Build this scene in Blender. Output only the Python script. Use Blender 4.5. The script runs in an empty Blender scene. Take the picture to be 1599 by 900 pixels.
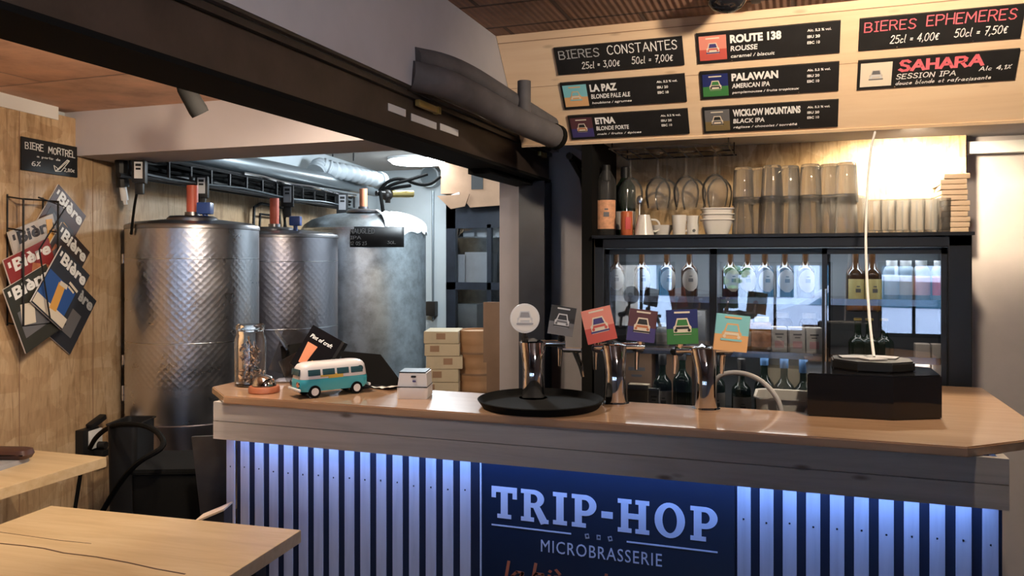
import bpy, bmesh, math, random
from mathutils import Vector, Matrix, Euler
random.seed(7)
R = math.radians
scn = bpy.context.scene
# ------------------------------------------------------------------ camera
CS = math.atan(0.352); C_, S_ = math.cos(CS), math.sin(CS)
F, U0, V0, EYE = 1250.0, 800.0, 405.0, 1.53
cd = bpy.data.cameras.new('camera'); cam = bpy.data.objects.new('camera', cd)
scn.collection.objects.link(cam); scn.camera = cam
cam.location = (0, 0, EYE); cam.rotation_euler = (R(90), 0, CS)
cd.sensor_width = 36; cd.lens = F / 1599 * 36; cd.shift_y = -(450 - V0) / 1599; cd.clip_start = 0.02
# ------------------------------------------------------------------ world, exposure
scn.view_settings.view_transform = 'Standard'; scn.view_settings.look = 'None'
scn.view_settings.exposure = 0.0; scn.view_settings.gamma = 1.0
scn.view_settings.use_curve_mapping = False
scn.cycles.max_bounces = 10; scn.cycles.transparent_max_bounces = 16
scn.cycles.transmission_bounces = 10; scn.cycles.glossy_bounces = 6
scn.cycles.sample_clamp_indirect = 4.0; scn.cycles.caustics_refractive = False; scn.cycles.caustics_reflective = False
wd = bpy.data.worlds.new('world'); scn.world = wd; wd.use_nodes = True
wn = wd.node_tree.nodes; wn['Background'].inputs[0].default_value = (0.50, 0.70, 1.0, 1); wn['Background'].inputs[1].default_value = 15.0

def light(kind, loc, energy, color, target=None, **kw):
    l = bpy.data.lights.new('lamp_light', kind); o = bpy.data.objects.new('lamp_light', l)
    scn.collection.objects.link(o); o.location = loc; l.energy = energy; l.color = color
    if target is not None:
        o.rotation_euler = (Vector(target) - Vector(loc)).to_track_quat('-Z', 'Y').to_euler()
    for k, v in kw.items(): setattr(l, k, v)
    return o

# ------------------------------------------------------------------ pixel -> place (the photograph's rays, each at its real depth)
CAM = Vector((0, 0, EYE))
def W(u, v, d):
    xc = (u - U0) / F * d
    return Vector((xc * C_ - d * S_, xc * S_ + d * C_, EYE - (v - V0) / F * d))
def ray(u, v): return W(u, v, 1.0) - CAM
def onplane(u, v, p0, n):
    d = ray(u, v); return CAM + d * ((Vector(p0) - CAM).dot(n) / d.dot(n))
def onY(u, v, Y): return onplane(u, v, (0, Y, 0), Vector((0, 1, 0)))
def onX(u, v, X): return onplane(u, v, (X, 0, 0), Vector((1, 0, 0)))
def onZ(u, v, Z): return onplane(u, v, (0, 0, Z), Vector((0, 0, 1)))
LA, LB = -2.528, 0.171                          # the left wall, seen from the camera
LP = Vector((LA * C_, LA * S_, 0)); LD = Vector((LB * C_ - S_, LB * S_ + C_, 0)).normalized()
LN = Vector((LD.y, -LD.x, 0)); LROT = math.atan2(LD.y, LD.x)
def onL(u, v, off=0.0): return onplane(u, v, LP + LN * off, LN)

# ------------------------------------------------------------------ materials
MATS = {}
def newmat(name):
    m = bpy.data.materials.new(name); m.use_nodes = True
    nt = m.node_tree; b = nt.nodes['Principled BSDF']; MATS[name] = m
    return m, nt, b
def N(nt, t, **kw):
    n = nt.nodes.new(t)
    for k, v in kw.items():
        if k in n.inputs: n.inputs[k].default_value = v
        else: setattr(n, k, v)
    return n
def plain(name, col, rough=0.5, metal=0.0, var=0.0, scale=20, bump=0.0, emit=None, estr=0, spec=None, trans=0, ior=1.45, alpha=None, coat=0):
    m, nt, b = newmat(name)
    b.inputs['Base Color'].default_value = (*col, 1); b.inputs['Roughness'].default_value = rough; b.inputs['Metallic'].default_value = metal
    if spec is not None: b.inputs['Specular IOR Level'].default_value = spec
    b.inputs['Transmission Weight'].default_value = trans; b.inputs['IOR'].default_value = ior
    b.inputs['Coat Weight'].default_value = coat
    if alpha is not None: b.inputs['Alpha'].default_value = alpha
    if emit: b.inputs['Emission Color'].default_value = (*emit, 1); b.inputs['Emission Strength'].default_value = estr
    if var or bump:
        tc = N(nt, 'ShaderNodeTexCoord'); no = N(nt, 'ShaderNodeTexNoise', Scale=scale, Detail=6.0, Roughness=0.6)
        nt.links.new(tc.outputs['Object'], no.inputs['Vector'])
        if var:
            r = N(nt, 'ShaderNodeValToRGB'); e = r.color_ramp.elements
            e[0].position, e[1].position = 0.3, 0.7
            e[0].color = (*[max(0, c * (1 - var)) for c in col], 1); e[1].color = (*[min(1, c * (1 + var)) for c in col], 1)
            nt.links.new(no.outputs['Fac'], r.inputs['Fac']); nt.links.new(r.outputs['Color'], b.inputs['Base Color'])
        if bump:
            bp = N(nt, 'ShaderNodeBump', Strength=bump, Distance=0.01)
            nt.links.new(no.outputs['Fac'], bp.inputs['Height']); nt.links.new(bp.outputs['Normal'], b.inputs['Normal'])
    return m
def mapping(nt, scale=(1, 1, 1), rot=(0, 0, 0), src='Object'):
    tc = N(nt, 'ShaderNodeTexCoord'); mp = N(nt, 'ShaderNodeMapping')
    mp.inputs['Scale'].default_value = scale; mp.inputs['Rotation'].default_value = rot
    nt.links.new(tc.outputs[src], mp.inputs['Vector']); return mp
def ramp(nt, stops, interp='LINEAR'):
    r = N(nt, 'ShaderNodeValToRGB'); r.color_ramp.interpolation = interp; e = r.color_ramp.elements
    e[0].position, e[0].color = stops[0][0], (*stops[0][1], 1); e[1].position, e[1].color = stops[-1][0], (*stops[-1][1], 1)
    for p, c in stops[1:-1]:
        x = e.new(p); x.color = (*c, 1)
    return r
def wood(name, c1, c2, c3, scale=(1, 14, 14), grain=3.0, rough=0.45, knots=0.0, coat=0.0, bump=0.08):
    m, nt, b = newmat(name); b.inputs['Roughness'].default_value = rough; b.inputs['Coat Weight'].default_value = coat; b.inputs['Coat Roughness'].default_value = 0.05
    mp = mapping(nt, scale); no = N(nt, 'ShaderNodeTexNoise', Scale=grain, Detail=8.0, Roughness=0.62, Distortion=0.5)
    nt.links.new(mp.outputs[0], no.inputs['Vector'])
    r = ramp(nt, [(0.28, c1), (0.5, c2), (0.72, c3)]); nt.links.new(no.outputs['Fac'], r.inputs['Fac'])
    out = r.outputs['Color']
    if knots:
        mp2 = mapping(nt, (3, 9, 9)); vo = N(nt, 'ShaderNodeTexVoronoi', Scale=1.9); nt.links.new(mp2.outputs[0], vo.inputs['Vector'])
        r2 = ramp(nt, [(0.0, (1, 1, 1)), (0.06, (1, 1, 1)), (0.16, (0, 0, 0))]); nt.links.new(vo.outputs['Distance'], r2.inputs['Fac'])
        mx = N(nt, 'ShaderNodeMixRGB', blend_type='MULTIPLY'); ml = N(nt, 'ShaderNodeMath', operation='MULTIPLY'); ml.inputs[1].default_value = knots
        nt.links.new(r2.outputs['Color'], ml.inputs[0]); nt.links.new(ml.outputs[0], mx.inputs['Fac'])
        nt.links.new(out, mx.inputs['Color1']); mx.inputs['Color2'].default_value = (0.25, 0.18, 0.13, 1); out = mx.outputs['Color']
    nt.links.new(out, b.inputs['Base Color'])
    bp = N(nt, 'ShaderNodeBump', Strength=bump, Distance=0.004); nt.links.new(no.outputs['Fac'], bp.inputs['Height']); nt.links.new(bp.outputs['Normal'], b.inputs['Normal'])
    return m
def osb(name, base, dark, light_, scale=1.0, rough=0.6):
    m, nt, b = newmat(name); b.inputs['Roughness'].default_value = rough
    cols = []
    for i, (sc, rot) in enumerate((((10, 10, 4.2), (0.5, 0.3, 0.2)), ((5, 5, 14), (0.9, -0.5, 0.4)), ((7, 7, 7), (0.1, 0.7, 1.1)))):
        mp = mapping(nt, tuple(k * scale for k in sc), rot)
        ns = N(nt, 'ShaderNodeTexNoise', Scale=2.0, Detail=3.0); nt.links.new(mp.outputs[0], ns.inputs['Vector'])
        ad = N(nt, 'ShaderNodeMixRGB', blend_type='ADD'); ad.inputs['Fac'].default_value = 0.5
        nt.links.new(mp.outputs[0], ad.inputs['Color1']); nt.links.new(ns.outputs['Color'], ad.inputs['Color2'])
        vo = N(nt, 'ShaderNodeTexVoronoi', Scale=1.0); nt.links.new(ad.outputs['Color'], vo.inputs['Vector'])
        bw = N(nt, 'ShaderNodeRGBToBW'); nt.links.new(vo.outputs['Color'], bw.inputs[0]); cols.append((bw, vo))
    a1 = N(nt, 'ShaderNodeMath', operation='ADD'); a2 = N(nt, 'ShaderNodeMath', operation='ADD'); dv = N(nt, 'ShaderNodeMath', operation='DIVIDE'); dv.inputs[1].default_value = 3
    nt.links.new(cols[0][0].outputs[0], a1.inputs[0]); nt.links.new(cols[1][0].outputs[0], a1.inputs[1])
    nt.links.new(a1.outputs[0], a2.inputs[0]); nt.links.new(cols[2][0].outputs[0], a2.inputs[1]); nt.links.new(a2.outputs[0], dv.inputs[0])
    r = ramp(nt, [(0.25, dark), (0.5, base), (0.75, light_)]); nt.links.new(dv.outputs[0], r.inputs['Fac'])
    # long wavy strands
    mps = mapping(nt, (16, 16, 2.4), (0.15, 0.1, 0.0)); nst = N(nt, 'ShaderNodeTexNoise', Scale=1.6, Detail=5.0, Roughness=0.55, Distortion=1.6); nt.links.new(mps.outputs[0], nst.inputs['Vector'])
    rst = ramp(nt, [(0.30, (0.62, 0.56, 0.48)), (0.46, (0.95, 0.93, 0.9)), (0.56, (1.05, 1.04, 1.02)), (0.72, (0.80, 0.75, 0.68))]); nt.links.new(nst.outputs['Fac'], rst.inputs['Fac'])
    ms = N(nt, 'ShaderNodeMixRGB', blend_type='MULTIPLY'); ms.inputs['Fac'].default_value = 0.9; nt.links.new(r.outputs['Color'], ms.inputs['Color1']); nt.links.new(rst.outputs['Color'], ms.inputs['Color2'])
    mpk = mapping(nt, (5, 5, 3.2)); nk = N(nt, 'ShaderNodeTexNoise', Scale=1.8, Detail=9.0, Roughness=0.78, Distortion=0.6); nt.links.new(mpk.outputs[0], nk.inputs['Vector'])
    rk_ = ramp(nt, [(0.30, (0.30, 0.22, 0.15)), (0.37, (1, 1, 1)), (1.0, (1, 1, 1))]); nt.links.new(nk.outputs['Fac'], rk_.inputs['Fac'])
    mk_ = N(nt, 'ShaderNodeMixRGB', blend_type='MULTIPLY'); mk_.inputs['Fac'].default_value = 0.8; nt.links.new(ms.outputs['Color'], mk_.inputs['Color1']); nt.links.new(rk_.outputs['Color'], mk_.inputs['Color2']); r = mk_
    # fine grain and dark flecks
    mp = mapping(nt, (30, 30, 6)); no = N(nt, 'ShaderNodeTexNoise', Scale=2.0, Detail=8.0, Roughness=0.7); nt.links.new(mp.outputs[0], no.inputs['Vector'])
    r2 = ramp(nt, [(0.24, (0.45, 0.4, 0.35)), (0.38, (0.9, 0.88, 0.86)), (0.6, (1, 1, 1)), (0.8, (1.0, 0.98, 0.94))]); nt.links.new(no.outputs['Fac'], r2.inputs['Fac'])
    mx = N(nt, 'ShaderNodeMixRGB', blend_type='MULTIPLY'); mx.inputs['Fac'].default_value = 0.85
    nt.links.new(r.outputs['Color'], mx.inputs['Color1']); nt.links.new(r2.outputs['Color'], mx.inputs['Color2']); nt.links.new(mx.outputs['Color'], b.inputs['Base Color'])
    bp = N(nt, 'ShaderNodeBump', Strength=0.25, Distance=0.004); nt.links.new(dv.outputs[0], bp.inputs['Height']); nt.links.new(bp.outputs['Normal'], b.inputs['Normal'])
    return m
def tiles(name, c1, c2, mortar, sx, sy, rib=0.0, rough=0.7, msize=0.012):
    m, nt, b = newmat(name); b.inputs['Roughness'].default_value = rough
    mp = mapping(nt); br = N(nt, 'ShaderNodeTexBrick'); br.offset = 0.5
    br.inputs['Color1'].default_value = (*c1, 1); br.inputs['Color2'].default_value = (*c2, 1); br.inputs['Mortar'].default_value = (*mortar, 1)
    br.inputs['Scale'].default_value = 1; br.inputs['Brick Width'].default_value = sx; br.inputs['Row Height'].default_value = sy; br.inputs['Mortar Size'].default_value = msize
    br.inputs['Mortar Smooth'].default_value = 0.4
    no = N(nt, 'ShaderNodeTexNoise', Scale=5.0, Detail=8.0, Roughness=0.65); nt.links.new(mp.outputs[0], no.inputs['Vector'])
    nt.links.new(mp.outputs[0], br.inputs['Vector'])
    r = ramp(nt, [(0.3, (0.55, 0.52, 0.5)), (0.5, (0.95, 0.95, 0.95)), (0.7, (1.25, 1.2, 1.15))]); nt.links.new(no.outputs['Fac'], r.inputs['Fac'])
    mx = N(nt, 'ShaderNodeMixRGB', blend_type='MULTIPLY'); mx.inputs['Fac'].default_value = 0.8
    nt.links.new(br.outputs['Color'], mx.inputs['Color1']); nt.links.new(r.outputs['Color'], mx.inputs['Color2'])
    nt.links.new(mx.outputs['Color'], b.inputs['Base Color'])
    hb = N(nt, 'ShaderNodeBump', Strength=0.6, Distance=0.01, invert=True); nt.links.new(br.outputs['Fac'], hb.inputs['Height']); last = hb
    if rib:
        wv = N(nt, 'ShaderNodeTexWave', Scale=rib, Distortion=0.3); wv.bands_direction = 'X'; nt.links.new(mp.outputs[0], wv.inputs['Vector'])
        b2 = N(nt, 'ShaderNodeBump', Strength=0.7, Distance=0.008); nt.links.new(wv.outputs['Fac'], b2.inputs['Height']); nt.links.new(hb.outputs['Normal'], b2.inputs['Normal']); last = b2
    nt.links.new(last.outputs['Normal'], b.inputs['Normal'])
    return m
def dimpled(name, col, rough, sc, strength):
    m, nt, b = newmat(name); b.inputs['Metallic'].default_value = 1; b.inputs['Roughness'].default_value = rough; b.inputs['Base Color'].default_value = (*col, 1)
    tc = N(nt, 'ShaderNodeTexCoord'); mr = N(nt, 'ShaderNodeMapping'); mr.inputs['Rotation'].default_value = (0, 0, R(45)); nt.links.new(tc.outputs['UV'], mr.inputs['Vector']); vo = N(nt, 'ShaderNodeTexVoronoi', Scale=sc, Randomness=0.10); nt.links.new(mr.outputs[0], vo.inputs['Vector'])
    sp = N(nt, 'ShaderNodeSeparateXYZ'); nt.links.new(tc.outputs['UV'], sp.inputs[0])
    r = ramp(nt, [(0.0, (0, 0, 0)), (0.18, (0, 0, 0)), (0.2, (1, 1, 1)), (0.86, (1, 1, 1)), (0.88, (0.4, 0.4, 0.4))]); nt.links.new(sp.outputs['Y'], r.inputs['Fac'])
    ml = N(nt, 'ShaderNodeMath', operation='MULTIPLY'); nt.links.new(vo.outputs['Distance'], ml.inputs[0]); nt.links.new(r.outputs['Color'], ml.inputs[1])
    no = N(nt, 'ShaderNodeTexNoise', Scale=9.0, Detail=5.0); nt.links.new(tc.outputs['UV'], no.inputs['Vector'])
    ad = N(nt, 'ShaderNodeMath', operation='ADD'); ml2 = N(nt, 'ShaderNodeMath', operation='MULTIPLY'); ml2.inputs[1].default_value = 0.5
    nt.links.new(no.outputs['Fac'], ml2.inputs[0]); nt.links.new(ml.outputs[0], ad.inputs[0]); nt.links.new(ml2.outputs[0], ad.inputs[1])
    bp = N(nt, 'ShaderNodeBump', Strength=strength, Distance=0.012); nt.links.new(ad.outputs[0], bp.inputs['Height']); nt.links.new(bp.outputs['Normal'], b.inputs['Normal'])
    rr = N(nt, 'ShaderNodeMapRange'); rr.inputs['To Min'].default_value = rough * 0.75; rr.inputs['To Max'].default_value = rough * 1.4
    nt.links.new(no.outputs['Fac'], rr.inputs['Value']); nt.links.new(rr.outputs[0], b.inputs['Roughness'])
    return m
def brushed(name, col, rough):
    m, nt, b = newmat(name); b.inputs['Metallic'].default_value = 1; b.inputs['Base Color'].default_value = (*col, 1)
    mp = mapping(nt, (3, 3, 60)); no = N(nt, 'ShaderNodeTexNoise', Scale=4.0, Detail=6.0); nt.links.new(mp.outputs[0], no.inputs['Vector'])
    rr = N(nt, 'ShaderNodeMapRange'); rr.inputs['To Min'].default_value = rough * 0.7; rr.inputs['To Max'].default_value = rough * 1.5
    nt.links.new(no.outputs['Fac'], rr.inputs['Value']); nt.links.new(rr.outputs[0], b.inputs['Roughness'])
    mp2 = mapping(nt, (4, 4, 4)); n2 = N(nt, 'ShaderNodeTexNoise', Scale=2.5, Detail=7.0, Roughness=0.7); nt.links.new(mp2.outputs[0], n2.inputs['Vector'])
    r = ramp(nt, [(0.35, tuple(c * 0.62 for c in col)), (0.6, col)]); nt.links.new(n2.outputs['Fac'], r.inputs['Fac']); nt.links.new(r.outputs['Color'], b.inputs['Base Color'])
    bp = N(nt, 'ShaderNodeBump', Strength=0.12, Distance=0.005); nt.links.new(n2.outputs['Fac'], bp.inputs['Height']); nt.links.new(bp.outputs['Normal'], b.inputs['Normal'])
    return m
def pane(name, tint=(1, 1, 1), refl=0.08, rough=0.0, alpha_tint=1.0):
    m, nt, b = newmat(name); nt.nodes.remove(b); out = nt.nodes['Material Output']
    tr = N(nt, 'ShaderNodeBsdfTransparent'); tr.inputs[0].default_value = (*tint, 1)
    gl = N(nt, 'ShaderNodeBsdfGlossy'); gl.inputs['Roughness'].default_value = rough; gl.inputs[0].default_value = (1, 1, 1, 1)
    fr = N(nt, 'ShaderNodeFresnel', IOR=1.5); ad = N(nt, 'ShaderNodeMath', operation='ADD'); ad.inputs[1].default_value = refl; ad.use_clamp = True
    mx = N(nt, 'ShaderNodeMixShader'); nt.links.new(fr.outputs[0], ad.inputs[0]); nt.links.new(ad.outputs[0], mx.inputs[0])
    nt.links.new(tr.outputs[0], mx.inputs[1]); nt.links.new(gl.outputs[0], mx.inputs[2]); nt.links.new(mx.outputs[0], out.inputs['Surface'])
    return m
def clear_glass(name, edge, milk, tint, bend=0.0, dark=0.62):
    m, nt, b = newmat(name); nt.nodes.remove(b); out = nt.nodes['Material Output']
    tr = N(nt, 'ShaderNodeBsdfTransparent'); gl = N(nt, 'ShaderNodeBsdfGlossy'); gl.inputs['Roughness'].default_value = 0.10
    lw = N(nt, 'ShaderNodeLayerWeight', Blend=edge); r = ramp(nt, [(0.0, tint), (0.55, tuple(t * .97 for t in tint)), (1.0, tuple(t * dark for t in tint))])
    nt.links.new(lw.outputs['Facing'], r.inputs['Fac']); nt.links.new(r.outputs['Color'], tr.inputs[0])
    m1 = N(nt, 'ShaderNodeMixShader'); nt.links.new(lw.outputs['Fresnel'], m1.inputs[0]); nt.links.new(tr.outputs[0], m1.inputs[1]); nt.links.new(gl.outputs[0], m1.inputs[2]); last = m1
    if bend:
        gr = N(nt, 'ShaderNodeBsdfGlass', IOR=1.42); gr.inputs['Roughness'].default_value = 0.0; m3 = N(nt, 'ShaderNodeMixShader'); m3.inputs[0].default_value = bend
        nt.links.new(last.outputs[0], m3.inputs[1]); nt.links.new(gr.outputs[0], m3.inputs[2]); last = m3
    if milk:
        d1 = N(nt, 'ShaderNodeBsdfTranslucent'); d1.inputs[0].default_value = (.95, .95, .95, 1); d2 = N(nt, 'ShaderNodeBsdfDiffuse'); d2.inputs[0].default_value = (.95, .95, .95, 1); df = N(nt, 'ShaderNodeMixShader'); df.inputs[0].default_value = 0.5; nt.links.new(d1.outputs[0], df.inputs[1]); nt.links.new(d2.outputs[0], df.inputs[2]); m2 = N(nt, 'ShaderNodeMixShader'); m2.inputs[0].default_value = milk
        nt.links.new(last.outputs[0], m2.inputs[1]); nt.links.new(df.outputs[0], m2.inputs[2]); last = m2
    nt.links.new(last.outputs[0], out.inputs['Surface']); return m
M = MATS
plain('plaster', (0.46, 0.42, 0.42), 0.8, var=0.06, scale=6, bump=0.15)
plain('plaster_grey', (0.42, 0.41, 0.44), 0.8, var=0.08, scale=3, bump=0.15)
plain('plaster_blue', (0.52, 0.57, 0.60), 0.75, var=0.04, scale=4, bump=0.1)
plain('soffit_paint', (0.50, 0.46, 0.47), 0.75, var=0.04, scale=5, bump=0.08)
plain('floor_concrete', (0.16, 0.14, 0.13), 0.5, var=0.2, scale=5, bump=0.1)
plain('ceiling_paint', (0.42, 0.38, 0.35), 0.8, var=0.1, scale=3)
osb('osb', (0.52, 0.36, 0.21), (0.42, 0.27, 0.15), (0.62, 0.46, 0.30))
osb('osb_pale', (0.55, 0.39, 0.22), (0.40, 0.26, 0.13), (0.68, 0.52, 0.33), scale=1.2)
tiles('terracotta', (0.58, 0.33, 0.22), (0.66, 0.42, 0.30), (0.34, 0.22, 0.17), 1.3, 0.55, msize=0.008)
tiles('terracotta_ribbed', (0.30, 0.17, 0.12), (0.38, 0.22, 0.16), (0.10, 0.06, 0.05), 0.5, 0.25, rib=14, msize=0.01)
wood('oak_table', (0.46, 0.32, 0.17), (0.54, 0.39, 0.22), (0.60, 0.45, 0.27), (1, 9, 9), rough=0.38, knots=0.0)
wood('oak_top', (0.36, 0.20, 0.11), (0.43, 0.26, 0.155), (0.50, 0.32, 0.20), (1.2, 12, 12), rough=0.35, coat=1.0)
wood('pine_white', (0.36, 0.33, 0.31), (0.46, 0.43, 0.41), (0.54, 0.50, 0.47), (0.8, 10, 10), rough=0.55, knots=0.85)
wood('pine_slat', (0.52, 0.50, 0.52), (0.62, 0.60, 0.62), (0.68, 0.66, 0.67), (10, 10, 0.8), rough=0.5)
wood('pine_panel', (0.70, 0.50, 0.32), (0.77, 0.57, 0.38), (0.80, 0.62, 0.43), (0.7, 9, 9), grain=2.0, rough=0.5, knots=0.35)
plain('steel_dark', (0.022, 0.018, 0.016), 0.42, var=0.35, scale=12, bump=0.1)
plain('steel_brown', (0.040, 0.029, 0.024), 0.45, var=0.3, scale=9, bump=0.1)
plain('post_blue', (0.018, 0.022, 0.032), 0.4, var=0.3, scale=8)
plain('black', (0.010, 0.010, 0.011), 0.5, spec=0.35)
plain('black_gloss', (0.008, 0.008, 0.010), 0.08, coat=0.5)
plain('black_matte', (0.005, 0.005, 0.005), 0.9, spec=0.15)
plain('fridge_black', (0.011, 0.012, 0.014), 0.28, var=0.15, scale=6)
plain('fridge_liner', (0.30, 0.32, 0.34), 0.5)
plain('navy', (0.010, 0.016, 0.036), 0.6)
plain('sign_navy', (0.012, 0.022, 0.045), 0.28)
plain('slate', (0.010, 0.010, 0.011), 0.55, var=0.3, scale=15)
plain('chalk', (0.85, 0.85, 0.83), 0.9); plain('chalk_dim', (0.42, 0.43, 0.44), 0.9); plain('chalk_red', (0.80, 0.16, 0.20), 0.9); plain('print_white', (0.86, 0.86, 0.85), 0.6)
plain('sign_white', (0.70, 0.72, 0.78), 0.5); plain('orange_paint', (0.62, 0.16, 0.06), 0.7)
plain('chrome', (0.82, 0.80, 0.80), 0.06, 1.0); plain('steel', (0.60, 0.61, 0.63), 0.25, 1.0)
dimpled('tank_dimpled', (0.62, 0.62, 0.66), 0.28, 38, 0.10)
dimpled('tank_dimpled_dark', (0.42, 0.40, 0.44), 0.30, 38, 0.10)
brushed('tank_brushed', (0.66, 0.72, 0.76), 0.36)
plain('lid_steel', (0.28, 0.27, 0.28), 0.35, 1.0)
plain('pipe_grey', (0.20, 0.23, 0.25), 0.35, 0.7); plain('insulation', (0.085, 0.080, 0.086), 0.75, var=0.25, scale=10, bump=0.1)
plain('red_plastic', (0.62, 0.13, 0.08), 0.45); plain('orange_plastic', (0.70, 0.26, 0.14), 0.45); plain('blue_plastic', (0.03, 0.07, 0.26), 0.35)
plain('white_plastic', (0.70, 0.70, 0.70), 0.35); plain('white_ceramic', (0.78, 0.75, 0.71), 0.2, coat=0.3); plain('grey_plastic', (0.30, 0.30, 0.32), 0.5)
plain('duct_white', (0.42, 0.46, 0.49), 0.5); plain('brass', (0.55, 0.42, 0.16), 0.35, 0.9); plain('rubber', (0.006, 0.006, 0.006), 0.8, spec=0.08)
plain('cardboard', (0.30, 0.18, 0.11), 0.8, var=0.1, scale=8); plain('cardboard_pale', (0.50, 0.41, 0.28), 0.8, var=0.1, scale=8); plain('barrel_wood', (0.50, 0.28, 0.14), 0.6, var=0.15, scale=6)
plain('cloth_white', (0.75, 0.77, 0.78), 0.9, bump=0.5, scale=30)
plain('paper', (0.72, 0.70, 0.68), 0.8); plain('paper_dark', (0.36, 0.38, 0.38), 0.8)
plain('teal', (0.05, 0.38, 0.46), 0.35, coat=0.3); plain('bus_white', (0.70, 0.66, 0.66), 0.35, coat=0.3); plain('gold', (0.62, 0.42, 0.08), 0.4); plain('dark_glass', (0.03, 0.08, 0.10), 0.1)
wood('red_wood', (0.26, 0.08, 0.04), (0.36, 0.12, 0.06), (0.42, 0.16, 0.08), (1, 6, 6))
plain('brown_glass', (0.045, 0.018, 0.006), 0.08, coat=0.4); plain('green_glass', (0.010, 0.020, 0.012), 0.08, coat=0.4); plain('amber_glass', (0.30, 0.14, 0.03), 0.1)
plain('label_cream', (0.56, 0.50, 0.45), 0.7); plain('label_yellow', (0.72, 0.64, 0.28), 0.7); plain('label_orange', (0.72, 0.36, 0.20), 0.7, var=0.2, scale=60); plain('label_pink', (0.75, 0.45, 0.48), 0.7); plain('label_red', (0.60, 0.08, 0.08), 0.6); plain('label_blue', (0.55, 0.62, 0.75), 0.7)
plain('can_orange', (0.52, 0.13, 0.05), 0.4); plain('capsule_blue', (0.06, 0.13, 0.26), 0.3, 0.3); plain('capsule_gold', (0.55, 0.40, 0.12), 0.3, 0.6)
plain('leaf_green', (0.05, 0.16, 0.05), 0.6, var=0.4, scale=6)
plain('glass', (1, 1, 1), 0.0, trans=1.0, ior=1.45)
clear_glass('stemware', 0.14, 0.05, (0.98, 0.98, 0.98), 0.0, 0.74); clear_glass('pint_ware', 0.30, 0.12, (0.98, 0.98, 0.98), 0.88)
pane('thin_glass', (0.96, 0.97, 0.97), 0.03); pane('fridge_glass', (0.88, 0.90, 0.93), 0.09); pane('window_glass', (0.97, 0.98, 1.0), 0.0)
pane('clear_plastic', (0.72, 0.72, 0.72), 0.10, 0.15); pane('frosted', (0.62, 0.61, 0.60), 0.03, 0.4)
plain('tub_plastic', (0.50, 0.50, 0.50), 0.4, trans=0.35, ior=1.3)
plain('lamp_cold', (1, 1, 1), 0.5, emit=(0.85, 0.95, 1.0), estr=30); plain('lamp_warm', (1, 1, 1), 0.5, emit=(1.0, 0.78, 0.5), estr=25); plain('led_blue', (0.3, 0.5, 1), 0.5, emit=(0.25, 0.45, 1.0), estr=4)
for n_, c_ in dict(pic_teal=(0.22, 0.55, 0.62), pic_sand=(0.72, 0.42, 0.20), pic_rust=(0.50, 0.18, 0.08), pic_indigo=(0.06, 0.05, 0.18), pic_plum=(0.10, 0.04, 0.05), pic_coral=(0.72, 0.26, 0.20), pic_red=(0.55, 0.10, 0.08),
                   pic_green=(0.05, 0.20, 0.06), pic_navy=(0.02, 0.03, 0.14), pic_grey=(0.14, 0.14, 0.15), pic_char=(0.03, 0.03, 0.03), pic_olive=(0.20, 0.15, 0.07), pic_cream=(0.72, 0.64, 0.52), pic_mist=(0.55, 0.56, 0.58),
                   cover_brown=(0.06, 0.025, 0.018), cover_white=(0.52, 0.46, 0.42), cover_red=(0.26, 0.03, 0.03), cover_dark=(0.035, 0.025, 0.025), cover_slate=(0.02, 0.025, 0.035), cover_green=(0.03, 0.03, 0.022), pic_blue=(0.02, 0.08, 0.28), pic_beer=(0.70, 0.36, 0.08)).items():
    plain(n_, c_, 0.45)
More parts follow.
